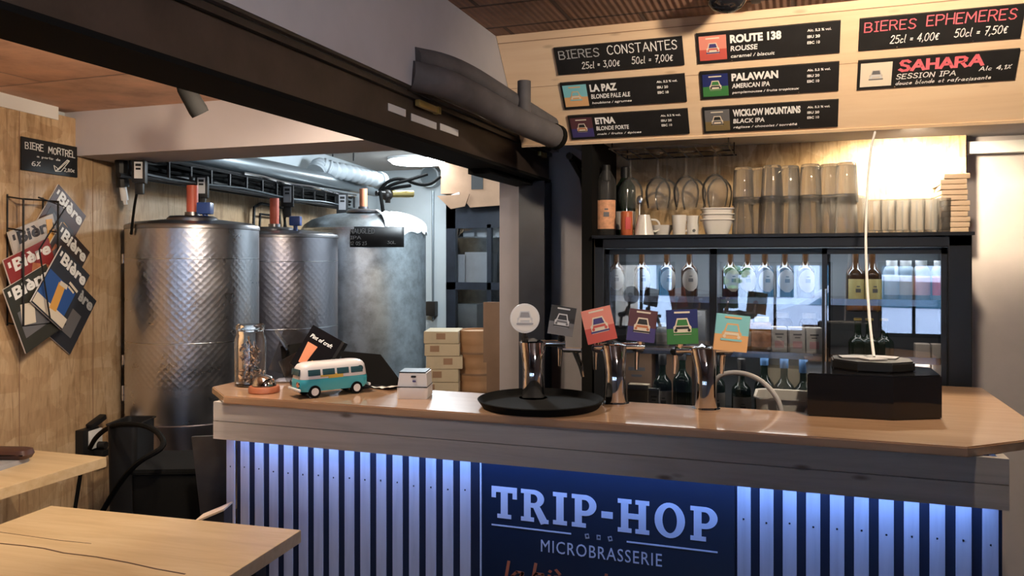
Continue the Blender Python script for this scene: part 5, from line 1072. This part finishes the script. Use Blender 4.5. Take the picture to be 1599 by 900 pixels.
magazine('dark green magazine at the lower left of the rack', 5.5, 453, -R(24), .070, 'cover_green', 'print_white', [(.5, .6, .8, .4, 4, 0), (.3, .5, .3, .3, 2, .3)], w=.24)
magazine('blue magazine with a foaming beer glass in front, lowest of the right row', 97, 384, D, .088, 'cover_slate', 'print_white', [(.45, .62, .86, .42, 0, 0), (.5, .9, .98, .16, 2, 0), (.50, .66, .20, .42, 1, -.15), (.50, .45, .22, .07, 2, -.15), (.75, .36, .3, .04, 2, .1), (.72, .42, .2, .03, 2, .1)])
# socket with plug and cables
sk = thing('wall_socket', 'white wall socket in a black surround above the side table', 'socket', onL(133, 690), rotz=LROT)
m = MB(); m.box((-.01, -.02, -.002), (.105, .04, .13), bevel=.004); m.box((.03, -.035, .085), (.10, .035, .025), rot=Euler((0, -.3, 0)), bevel=.006); m.build('surround', 'black', sk)
m = MB(); m.box((.012, -.043, .012), (.085, .012, .085), bevel=.006); m.build('plate', 'white_plastic', sk)
m = MB(); m.cyl((.028, -.046, -.02), (.028, -.085, -.02), .017, n=16); m.box((.04, -.06, -.055), (.07, .05, .03), bevel=.005); m.build('plug', 'black', sk)
cb_ = thing('black_cable', 'black cable arching from the wall socket down over the dark bins', 'cable')
P_ = lambda u, v, d: W(u, v, d)
pts = [P_(141, 700, 3.5), P_(150, 683, 3.4), P_(170, 667, 3.25), P_(195, 662, 3.1), P_(225, 664, 3.0), P_(245, 673, 2.90), P_(256, 688, 2.82), P_(255, 698, 2.80), P_(245, 706, 2.79), P_(222, 718, 2.80), P_(203, 735, 2.85), P_(182, 762, 2.95), P_(160, 800, 3.05)]
m = MB(); m.tube(pts, .010, n=8, smooth_path=2); m.build('cable', 'rubber', cb_)
cb2 = thing('black_cable', 'black cable hanging straight down the left wall under the side table', 'cable')
a = onL(128, 730, .012); b = onL(117, 800, .012); b2 = onL(112, 900, .012)
m = MB(); m.tube([onL(131, 712, .03), a, b, b2], .008, n=8); m.build('cable', 'rubber', cb2)

# ------------------------------------------------------------------ tanks
def tank(label, u, d, wpx, vtop, vband, vbot, mat, collar=True, zlid=0, dome=False):
    p = W(u, 405, d); r = wpx / F * d / 2; zt = EYE - (vtop - V0) / F * d; zb = EYE - (vband - V0) / F * d; zf = EYE - (vbot - V0) / F * d
    t = thing('fermentation_tank', label, 'tank', (p.x, p.y, 0), rotz=CS + R(90))
    MB().lathe([(r * .99, zb), (r, zb + .01), (r, zt - .02)], n=64, uvs=True).build('shell', mat, t)
    m = MB(); m.lathe([(r, zt - .022), (r * 1.012, zt - .02), (r * 1.012, zt - .006), (r * 1.0, zt)], n=64)
    if dome: m.lathe([(r, zt), (r * .97, zt + .02), (r * .85, zt + .055), (r * .6, zt + .09), (r * .25, zt + .108), (0, zt + .11)], n=64)
    else: m.lathe([(r, zt), (r * .9, zt + .012), (r * .4, zt + .03), (0, zt + .032)], n=64)
    m.build('lid', 'tank_brushed' if dome else 'lid_steel', t)
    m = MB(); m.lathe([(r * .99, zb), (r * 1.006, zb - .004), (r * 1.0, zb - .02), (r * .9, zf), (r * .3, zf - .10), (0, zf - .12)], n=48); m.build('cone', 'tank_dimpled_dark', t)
    for k in range(3):
        a = 2 * math.pi * k / 3 + .5; m = MB(); m.cyl((r * .82 * math.cos(a), r * .82 * math.sin(a), 0), (r * .82 * math.cos(a), r * .82 * math.sin(a), zf + .04), .02, n=12); m.build('leg', 'steel', t)
    return t, p, r, zt, zf
def local(t, pw): return (Matrix.Rotation(-t.rotation_euler.z, 4, 'Z') @ (Vector(pw) - Vector(t.location)))
T1, p1, r1, z1, zf1 = tank('dimpled stainless fermentation tank nearest the left wall with a red pipe', 303, 3.85, 195, 353, 646, 690, 'tank_dimpled')
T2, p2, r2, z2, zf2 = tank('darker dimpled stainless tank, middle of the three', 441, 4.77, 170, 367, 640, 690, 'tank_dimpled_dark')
T3, p3, r3, z3, zf3 = tank('big brushed steel tank with a domed top, furthest back', 570, 5.5, 190, 357, 640, 700, 'tank_brushed', dome=True)
def fittings(T, d, r, zt, ured, ublue, vred0, vred1, col, zoff=.03):
    q = W(ured, vred1, d - r * .35); q.z = zt + zoff; l = local(T, q); top_ = EYE - (vred0 - V0) / F * d
    m = MB(); m.cyl((l.x, l.y, zt + .02), (l.x, l.y, top_ - 0.0), .026, n=20); m.build('riser_pipe', col, T)
    m = MB(); m.lathe([(.11, 0), (.112, .012), (.10, .022), (.0, .024)], (l.x, l.y, zt + .018), 32); m.cyl((l.x, l.y, zt + .03), (l.x, l.y, zt + .06), .034, n=20); m.build('manway_cover', 'lid_steel', T)
    if ublue:
        q = W(ublue, vred1, d - r * .5); l2 = local(T, q); m = MB(); m.box((l2.x, l2.y, zt + .075), (.05, .065, .055), bevel=.008); m.cyl((l2.x, l2.y, zt + .02), (l2.x, l2.y, zt + .06), .012); m.build('valve_head', 'blue_plastic', T)
fittings(T1, 3.85, r1, z1, 301, 321, 293, 335, 'red_plastic')
fittings(T2, 4.77, r2, z2, 429, 462, 312, 352, 'red_plastic')
fittings(T3, 5.5, r3, z3 + .08, 568, None, 298, 325, 'orange_plastic', .05)
# steel bands on the dimpled tanks
for T, r, zt, zb_ in ((T1, r1, z1, 0.80), (T2, r2, z2, .7)):
    for dz in (.16, .54): m = MB(); m.lathe([(r * 1.002, zt - dz), (r * 1.004, zt - dz + .002), (r * 1.002, zt - dz + .004)], n=64); m.build('weld_seam', 'steel', T)
# taps on the left of tank 1
for v in (408, 566, 614, 622):
    q = W(207, v, 3.82); l = local(T1, q); m = MB(); e = local(T1, W(193, v, 3.80)); m.cyl(l, e, .010, n=12); m.cyl(e + Vector((0, 0, -.012)), e + Vector((0, 0, .035 if v != 622 else .02)), .007, n=10); m.build('sample_tap', 'chrome', T1)
q = W(207, 440, 3.80); l = local(T1, q); l2 = local(T1, W(205, 372, 3.80)); l3 = local(T1, W(204, 640, 3.80)); m = MB(); m.tube([l2, l, l3], .016, n=10); m.build('level_tube', 'black', T1)
# chalk board and cloth on the big tank
cn = onplane(587, 370, Vector(p3) - Vector((-S_, C_, 0)) * r3, Vector((-S_, C_, 0)))
bo = W(587, 370, 5.5 - r3 * .985 - .01)
t = thing('tank_chalkboard', 'black chalk label fixed to the front of the big brushed tank', 'sign', bo, rotz=CS)
w, h = 84 / F * 5.09, 32 / F * 5.09
m = MB(); n = 16; vs = []
for k in range(n + 1):
    x = -w / 2 + w * k / n + .07; y = -math.sqrt(max(0, r3 ** 2 - x * x)) + r3 * .985; vs.append([m.bm.verts.new((x - .07, y, z)) for z in (-h / 2, h / 2)])
for k in range(n): m.bm.faces.new([vs[k][0], vs[k + 1][0], vs[k + 1][1], vs[k][1]])
o = m.build('slate', 'slate', t); md = o.modifiers.new('s', 'SOLIDIFY'); md.thickness = .004
for tx, x, z, ww, hh_ in (('NAUGLED', -.47, .14, .46, .28), ('IPA', -.46, -.13, .20, .18), ('12 05 23', -.46, -.42, .30, .2), ('30L', .22, -.36, .16, .16)): put_text(t, stroke_geo(tx, .12, 0, .05), w * x, h * z, w * ww, h * hh_, 'chalk_dim', -.012)
t = thing('towel', 'white cloth draped over the right shoulder of the big tank', 'cloth', (p3.x, p3.y, 0), rotz=CS)
m = MB(); n = 22; rows = []
for k in range(n + 1):
    a = R(-62 + 92 * k / n); row = []
    for j, (rr, zz) in enumerate(((.55, z3 + .098), (.8, z3 + .075), (.98, z3 + .03), (1.02, z3 - .01), (1.02, z3 - .05 - .08 * (k < 6) * (1 - k / 6) - .015 * math.sin(k * 1.7)))):
        wv = 1 + .018 * math.sin(k * 2.3 + j); row.append(m.bm.verts.new((r3 * rr * wv * math.cos(a), r3 * rr * wv * math.sin(a), zz + .012 + .012 * math.sin(k * 1.9 + j * 1.3))))
    rows.append(row)
for a, b in zip(rows[:-1], rows[1:]):
    for j in range(4): m.bm.faces.new([a[j], b[j], b[j + 1], a[j + 1]])
o = m.build('cloth', 'cloth_white', t); o.modifiers.new('s', 'SOLIDIFY').thickness = .006; o.modifiers.new('ss', 'SUBSURF').levels = 1
# dark bins and the leaning panel under the near tank
c = W(206, 745, 3.30)
t = thing('tall_bin', 'tall dark plastic bin between the left wall and the near tank', 'bin', (c.x, c.y, 0), rotz=CS)
m = MB(); tub(m, .10, .16, .12, .18, .86, .006, .02); m.build('bin', 'black', t)
c = W(285, 745, 3.02)
t = thing('storage_crate', 'black storage crate on the floor in front of the near tank', 'crate', (c.x, c.y, 0), rotz=CS + R(4))
m = MB(); tub(m, .25, .26, .27, .28, .755, .006, .02); m.build('crate', 'black_matte', t)
m = MB(); m.slab(rrect(.28, .29, .02), .762, .775); m.build('lid', 'black_matte', t, smooth=False)
q0, q1 = W(297, 684, 2.72), W(350, 679, 2.72)
t = thing('leaning_panel', 'dark grained panel leaning against the end of the bar', 'panel', (W(330, 740, 2.74).x, W(330, 740, 2.74).y, 0), rotz=CS)
m = MB(); zt = EYE - (682 - V0) / F * 2.74; m.prism([(-.065, zt), (.055, zt + .005), (.075, 0.0), (.012 + .03, 0.0)], -.006, .006); m.build('panel', 'steel_dark', t, smooth=False)
c = W(352, 800, 2.55)
t = thing('low_shelf_board', 'thin pale-edged board sticking out at the bar end above the oak table', 'board', (c.x, c.y, 0), rotz=CS)
m = MB(); zt = EYE - (797 - V0) / F * 2.55; m.prism([(-.085, zt - .024), (.01, zt + .016), (.01, zt + .010), (-.085, zt - .030)], -.04, .04); m.build('edge', 'pine_panel', t, smooth=False)
m = MB(); m.prism([(-.083, zt - .031), (.01, zt + .009), (.01, 0), (-.083, 0)], -.038, .04); m.build('side', 'steel_dark', t, smooth=False)
# ------------------------------------------------------------------ rear room
def along(u, off): return onL(u, 405, off)
def lpt(u, v, off): return onL(u, v, off)
t = thing('steel_pipe', 'long grey pipe running along the left wall above the tanks', 'pipe')
a, b = lpt(228, 248, .16), lpt(588, 297, .20); zc = 2.06; a.z = 2.065; b.z = EYE - (297 - V0) / F * ((Vector((b.x, b.y, 0))).dot(Vector((-S_, C_, 0))))
m = MB(); m.cyl(a, b, .055, n=24); m.build('tube', 'pipe_grey', t)
m = MB()
for f in (.0, .3, .6, .9):
    q = a + (b - a) * f; m.cyl(q - LN * .13, q, .012, n=8)
m.build('wall_clamp', 'steel_dark', t)
# cable tray with controllers
tr = thing('cable_tray', 'black cable tray with cables under the grey pipe above the tanks', 'cable tray')
A, B = lpt(204, 262, .14), lpt(540, 322, .14); A.z = 1.955; B.z = EYE - (318 - V0) / F * (Vector((B.x, B.y, 0)).dot(Vector((-S_, C_, 0))))
dv = (B - A); up = Vector((0, 0, 1))
m = MB()
for off, z in ((0, .05), (0, -.045), (.07, .05), (.07, -.045)): m.tube([A + LN * off + up * z - dv * .03, B + LN * off + up * z], .011, n=6)
for k in range(15):
    q = A + dv * (k / 14)
    for off in (0, .07): m.tube([q + LN * off + up * .05, q + LN * off - up * .045], .008, n=6)
    m.tube([q + up * .05, q + LN * .07 + up * .05], .006, n=6); m.tube([q - up * .045, q + LN * .07 - up * .045], .006, n=6)
    m.tube([q + up * .05 - LN * .14, q + up * .05], .008, n=6) if k % 3 == 0 else None
m.build('frame', 'black', tr)
m = MB(); rnd = random.Random(9)
for k in range(7):
    o_ = rnd.uniform(.01, .06); zz = rnd.uniform(-.05, .035); pts = [A + dv * f + LN * (o_ + rnd.uniform(-.012, .012)) + up * (zz + rnd.uniform(-.018, .014)) for f in [i / 9 for i in range(10)]]
    m.tube(pts, rnd.uniform(.007, .012), n=6, smooth_path=1)
m.build('cables', 'rubber', tr)
m = MB(); e_ = (B - A).normalized(); m.box((A + B) / 2 + LN * .005 + up * .0, ((B - A).length, .006, .075), rot=(e_.to_track_quat('X', 'Z').to_matrix().to_4x4())); m.build('back_plate', 'black', tr, smooth=False)
m = MB(); m.tube([A + dv * f + LN * .085 + up * (.055 + .006 * math.sin(f * 20)) for f in [i / 12 for i in range(4, 13)]], .010, n=8); m.build('foil_hose', 'chrome', tr)
m = MB(); m.tube([A + dv * f + LN * .085 - up * (.035 + .008 * math.sin(f * 14)) for f in [i / 12 for i in range(0, 13)]], .005, n=6); m.build('grey_hose', 'pipe_grey', tr)
first = None
for (u, v, hs, faced, lab) in ((217, 268, 1.0, 'white_plastic', 'black thermostat with a pale face on the tray, leftmost, over the near tank edge'), (315, 292, .95, 'white_plastic', 'black thermostat with a pale face above the red pipe of the near tank'), (449, 306, .95, 'grey_plastic', 'black controller with a dark face on the tray over the middle tank'), (535, 318, .9, 'grey_plastic', 'black controller with a dark face on the tray left of the orange pipe')):
    q = lpt(u, v, .25); t = thing('thermostat', lab, 'controller', q, rotz=CS + R(12), group=None)
    d = (Vector((q.x, q.y, 0))).dot(Vector((-S_, C_, 0))); k = d * hs / F
    m = MB(); m.box((0, .02, 0), (20 * k, .05, 36 * k), bevel=.005); m.box((0, .02, -26 * k), (12 * k, .03, 18 * k), bevel=.004); m.build('housing', 'black', t)
    m = MB(); m.box((0, -.006, 2 * k), (12 * k, .004, 26 * k), bevel=.001); fc = m.build('face', faced, t, smooth=False)
    m = MB(); m.box((0, -.009, 10 * k), (8 * k, .003, 4 * k)); m.box((0, -.009, 4 * k), (7 * k, .003, 3 * k)); m.build('display', 'black', t, smooth=False)
    m = MB(); m.tube([(-.01, .02, -30 * k), (-.02, .02, -48 * k), (-.035, .03, -85 * k), (-.04, .04, -98 * k)], .006, n=6, smooth_path=1); m.build('probe_cable', 'rubber', t)
q = lpt(190, 285, .10)
t = thing('cable_plug', 'black cable end with a white plug hanging at the left of the tray', 'plug', q, rotz=LROT)
m = MB(); m.tube([(0, 0, .10), (0, 0, .04), (.01, 0, -.02)], .028, n=10); m.build('sleeve', 'black', t)
m = MB(); m.cyl((.01, 0, -.02), (.025, 0, -.08), .016, n=12); m.cyl((.025, 0, -.08), (.03, 0, -.10), .009, n=10); m.build('plug', 'white_plastic', t)
# wall bracket frame behind the middle tank
q = lpt(408, 330, .03)
t = thing('wire_frame', 'black wire frame on the board wall behind the near and middle tanks', 'frame', q, rotz=LROT)
m = MB(); m.tube([(-.10, 0, -.12), (-.09, 0, .02), (.0, 0, .05), (.32, 0, .04), (.36, 0, -.12)], .010, n=6); m.tube([(-.04, -.01, -.12), (-.03, -.01, -.02), (.24, -.01, -.02), (.24, -.01, -.12)], .008, n=6); m.build('wire', 'black', t)
# flexible white duct
t = thing('flexible_duct', 'white flexible air duct winding above the grey pipe', 'duct')
pts = [W(494, 268, 5.75), W(500, 258, 5.8), W(520, 266, 5.85), W(545, 270, 6.0), W(570, 277, 6.25), W(597, 283, 6.45)]
dense = []
for a, b in zip(pts[:-1], pts[1:]):
    for k in range(10): dense.append(a + (b - a) * (k / 10))
m = MB(); m.tube(dense, [.055 + (.010 if i % 4 < 2 else 0) for i in range(len(dense))], n=18); m.build('hose', 'duct_white', t)
a, b = dense[-2], dense[-1]; m = MB(); dd = (b - a).normalized(); m.lathe([(0, .03), (.06, .03), (.068, .025), (.072, 0), (.072, -.03), (0, -.03)], b, 24, dd.to_track_quat('Z', 'Y').to_matrix().to_4x4()); m.build('end_collar', 'duct_white', t)
m = MB()
for k in (8, 20, 33): m.tube([dense[k] + Vector((0, 0, .10)), Vector((dense[k].x, dense[k].y, 2.35))], .006, n=6)
m.build('hanger', 'black', t)
t = thing('wall_vent', 'round white duct outlet high on the rear wall near the cardboard', 'vent', (onY(676, 277, 6.60).x, 6.62, onY(676, 277, 6.60).z))
m = MB(); m.cyl((0, 0, 0), (0, -.10, 0), .095, n=28); m.build('collar', 'duct_white', t); m = MB(); m.cyl((0, -.10, 0), (0, -.104, 0), .082, n=28); m.build('cover', 'pipe_grey', t)
t = thing('black_cable', 'black cables looping from the tray end to the round outlet on the rear wall', 'cable')
m = MB()
for pts in ([W(592, 300, 6.3), W(606, 282, 6.3), W(630, 278, 6.35), W(650, 288, 6.4), W(672, 289, 6.4), W(688, 276, 6.45)], [W(592, 302, 6.3), W(612, 288, 6.3), W(640, 281, 6.35), W(668, 272, 6.4)], [W(595, 304, 6.3), W(612, 294, 6.3), W(642, 290, 6.35)], [W(594, 300, 6.2), W(597, 318, 6.1), W(600, 340, 6.0)]): m.tube(pts, .014, n=6, smooth_path=2)
m.build('cables', 'rubber', t)
t = thing('brass_valve', 'yellowish pipe stub with a dark valve sticking out right of the tray end', 'valve')
a, b = W(612, 303, 6.3), W(645, 303, 6.4); m = MB(); m.cyl(a, b, .028, n=14); m.build('stub', 'brass', t); m = MB(); m.ball(W(605, 305, 6.28), .045); m.box(W(606, 312, 6.26), (.03, .03, .05)); m.cyl(W(588, 302, 6.2), a, .02, n=10); m.build('valve_body', 'steel_dark', t)
# ceiling lamp in the rear room
q = W(652, 247, 6.5); t = thing('ceiling_light', 'bright white flush ceiling light in the rear room', 'ceiling light', (q.x, q.y, 2.35))
m = MB(); m.cyl((0, 0, 0), (0, 0, -.02), .24, n=36); m.build('rim', 'white_plastic', t); m = MB(); m.lathe([(.23, -.02), (.20, -.045), (0, -.055)], n=36); m.build('diffuser', 'lamp_cold', t)
# conduit and switch
t = thing('conduit', 'thin vertical conduit with a dark switch box on the rear wall', 'switch'); x = onY(676, 400, 6.6).x
m = MB(); m.cyl((x, 6.605, EYE - 100 / F * 6.9), (x, 6.605, 2.15), .010, n=8); m.build('tube', 'pipe_grey', t); z = onY(676, 482, 6.6).z
m = MB(); m.box((x, 6.585, z), (.09, .07, .13), bevel=.006); m.build('switch_box', 'steel_dark', t)
# dark glass-fronted cold cabinet
a, b = onY(697, 305, 6.15), onY(815, 600, 6.15); x0, x1 = a.x, b.x + .15; zt = a.z
t = thing('cold_cabinet', 'tall dark-framed glass cabinet at the end of the rear room', 'cabinet', ((x0 + x1) / 2, 6.15, 0)); hw = (x1 - x0) / 2
m = MB(); m.span((-hw, .05, 0), (-hw + .03, .44, zt)); m.span((hw - .03, .05, 0), (hw, .44, zt)); m.span((-hw, .05, zt - .03), (hw, .44, zt)); m.span((-hw, .42, 0), (hw, .44, zt)); m.span((-hw, .05, 0), (hw, .44, .1)); m.build('cabinet_body', 'black', t, smooth=False)
mx_ = onY(764, 400, 6.15).x - (x0 + x1) / 2; zr = onY(740, 447, 6.15).z
m = MB(); m.span((-hw, 0, 0), (-hw + .085, .05, zt)); m.span((mx_ - .018, 0, 0), (mx_ + .018, .05, zt - .25)); m.span((hw - .08, 0, 0), (hw, .05, zt)); m.span((-hw, 0, zt - .28), (hw, .05, zt)); m.span((-hw, 0, zr - .03), (hw, .045, zr + .03)); m.build('frame', 'post_blue', t, smooth=False)
m = MB(); m.span((-hw + .08, .022, .1), (hw - .08, .028, zt - .25)); m.build('glass', 'fridge_glass', t, smooth=False)
for z in (.95, 1.33, 1.72): m = MB(); m.span((-hw + .03, .08, z - .01), (hw - .03, .40, z)); m.build('shelf', 'steel', t, smooth=False)
X0 = (x0 + x1) / 2
for i, (u, z, d_, mt_, lab) in enumerate(((741, 1.72, (.13, .18, .12), 'white_plastic', 'white box on the upper shelf of the cold cabinet, left'), (757, 1.72, (.12, .18, .14), 'paper', 'pale box on the upper shelf of the cold cabinet beside the bar'), (775, 1.72, (.12, .18, .13), 'paper', 'pale box on the upper shelf of the cold cabinet, right'), (722, 1.33, (.16, .2, .24), 'white_plastic', 'wide white box on the middle shelf of the cold cabinet, left'), (752, 1.33, (.22, .2, .26), 'paper', 'tall white box on the middle shelf of the cold cabinet'), (730, .95, (.26, .2, .2), 'paper_dark', 'grey box on the low shelf of the cold cabinet'), (773, .95, (.10, .2, .2), 'paper_dark', 'narrow grey box on the low shelf of the cold cabinet'))):
    carton('storage_box', lab, 'box', (onY(u, 400, 6.36).x, 6.36, z), d_, mt_, None)
# cardboard boxes on the cabinet
t = thing('open_carton', 'big brown cardboard box with hanging flaps on top of the cold cabinet', 'box', (X0 - .08, 6.13, zt))
a, b = onY(690, 262, 6.1), onY(719, 303, 6.1)
m = MB(); zz = 2.30 - zt; m.box((.03, .06, zz / 2), (hw * 1.7, .34, zz)); m.build('body', 'cardboard', t, smooth=False)
m = MB(); m.prism([(a.x - X0 + .08, 2.33 - zt), (hw, 2.33 - zt), (hw, -.02), (b.x - X0 + .08, -.02)], -.135, -.128); m.prism([(-hw * .35, .0), (hw, .0), (hw, -.10), (-hw * .1, -.12)], -.150, -.143); m.prism([(-hw * .8, -.02), (-hw * .1, -.01), (-hw * .2, -.11), (-hw * .5, -.13)], -.165, -.158); m.build('flap', 'cardboard', t, smooth=False)
m = MB(); q = onY(745, 283, 5.98); m.box((q.x - X0 + .08, -.14, q.z - zt), (.10, .01, .13)); m.build('hand_hole', 'pic_char', t, smooth=False)
m = MB(); m.box((b.x - X0 + .08 - .01, -.15, -.02), (.12, .02, .02), rot=Euler((0, -.3, 0)), bevel=.004); m.build('tape', 'white_plastic', t)
# low table with the flat boxes, barrel and cardboard sheet
d = 4.5
q = W(722, 620, d); zt_ = EYE - (612 - V0) / F * d
t = thing('side_bench', 'low dark bench behind the bar carrying flat boxes and a barrel', 'bench', (q.x, q.y, 0), rotz=CS)
m = MB(); m.span((-.32, -.18, zt_ - .03), (.34, .24, zt_)); m.build('top', 'steel_dark', t, smooth=False)
for x in (-.28, .30):
    for y in (-.14, .20): m = MB(); m.span((x - .02, y - .02, 0), (x + .02, y + .02, zt_ - .03)); m.build('leg', 'steel_dark', t, smooth=False)
vs = [612, 593, 573, 553, 534, 515]; nm = ['lowest', 'second', 'third', 'fourth', 'topmost']; rnd = random.Random(4)
for i in range(5):
    z0 = EYE - (vs[i] - V0) / F * d; z1_ = EYE - (vs[i + 1] - V0) / F * d; q = W(694 + rnd.uniform(-2, 2), 600, d)
    b = thing('flat_carton', nm[i] + ' of the stack of flat beige cartons behind the bar', 'box', (q.x, q.y, z0), rotz=CS + rnd.uniform(-.06, .06), group='stacked flat beige cartons')
    m = MB(); hz = z1_ - z0 - .002; m.box((0, .02, hz / 2), (.196 + rnd.uniform(-.008, .006), .24, hz), bevel=.003); m.build('body', 'cardboard_pale', b, smooth=False)
    m = MB(); m.box((-.06 + .04 * i % .1, -.101, hz * .6), (.05, .002, hz * .5)); m.build('flap', 'cardboard', b, smooth=False)
q = W(746, 600, d + .05); zb_ = EYE - (516 - V0) / F * d
t = thing('wooden_barrel', 'round reddish-brown wooden barrel standing beside the flat cartons', 'barrel', (q.x, q.y, zt_), rotz=CS)
hb = zb_ - zt_; m = MB(); prof = [(0, 0), (.108, 0)]
for k in range(6): z = hb * k / 5.2; prof += [(.112, z + .004), (.116, z + hb * .05), (.114, z + hb * .12), (.110, min(hb, z + hb * .17))]
prof = [p for p in prof if p[1] <= hb]; prof += [(.104, hb), (.100, hb - .01), (0, hb - .012)]; m.lathe(prof, n=40); m.build('staves', 'barrel_wood', t)
m = MB()
for z in (hb * .28, hb * .62): m.lathe([(.1165, z), (.1175, z + .006), (.1165, z + .012)], n=40)
m.build('hoop', 'cardboard', t)
q = W(764, 520, d - .2); t = thing('cardboard_sheet', 'tall pale brown cardboard piece standing in front of the barrel', 'cardboard', (q.x, q.y, 0), rotz=CS)
z0, z1_ = EYE - (566 - V0) / F * (d - .2), EYE - (472 - V0) / F * (d - .2)
m = MB(); m.span((-.030, -.01, z0), (.06, .01, z1_)); m.span((-.012, -.009, 0), (.06, .009, z0)); m.build('sheet', 'cardboard', t, smooth=False)

# ------------------------------------------------------------------ the street behind the viewer, mirrored in the fridge glass
struct('floor_street', MB().span((-12, -16, -0.25), (12, -3.12, -0.15)), 'plaster_grey')
t = thing('building', 'pale house across the street, seen mirrored in the fridge glass', 'building', (-1.5, -11.0, -0.15))
m = MB(); m.span((-5.0, -3, 0), (5.5, 0, 2.5)); m.span((-5.1, -3, 2.5), (5.6, .12, 2.62)); m.build('wall', 'paper', t, smooth=False)
for i in range(9): m = MB(); m.mi = 0; m.span((-4.6 + i * 1.1, -.05, .9), (-4.0 + i * 1.1, .02, 1.9)); m.mi = 1; m.span((-4.33 + i * 1.1, .0, .9), (-4.27 + i * 1.1, .03, 1.9)); m.build('window', ['dark_glass', 'white_plastic'], t, smooth=False)
t = thing('tree', 'green street tree, seen mirrored in the middle fridge door', 'tree', (-1.2, -7.4, -0.15))
m = MB(); m.tube([(0, 0, 0), (.04, 0, .8), (0, .02, 1.5)], [.07, .05, .04], n=8); m.build('trunk', 'cover_brown', t)
m = MB(); rnd = random.Random(2)
for k in range(140):
    a, b, r_ = rnd.uniform(0, 6.28), rnd.uniform(-1.3, 1.3), rnd.uniform(.25, .6); m.ball((r_ * math.cos(a) * math.cos(b), r_ * math.sin(a) * math.cos(b), 1.75 + r_ * 1.1 * math.sin(b)), rnd.uniform(.05, .11), (1, 1, .5), 6)
m.build('crown', 'leaf_green', t)
t = thing('car', 'white car parked in the street, seen mirrored in the right fridge door', 'car', (1.65, -6.6, -0.15), rotz=R(4))
m = MB(); m.prism([(-1.9, .35), (1.9, .35), (1.95, .75), (1.5, .95), (.95, 1.0), (.45, 1.42), (-.9, 1.45), (-1.55, 1.02), (-1.92, .9)], -.8, .8); m.build('body', 'bus_white', t, smooth=False)
m = MB(); m.prism([(.85, 1.0), (.42, 1.36), (-.86, 1.39), (-1.4, 1.02)], -.81, .81); m.build('windows', 'dark_glass', t, smooth=False)
for x in (-1.2, 1.2):
    for y in (-.72, .72): m = MB(); m.cyl((x, y - .1, .33), (x, y + .1, .33), .33, n=24); m.build('wheel', 'rubber', t)
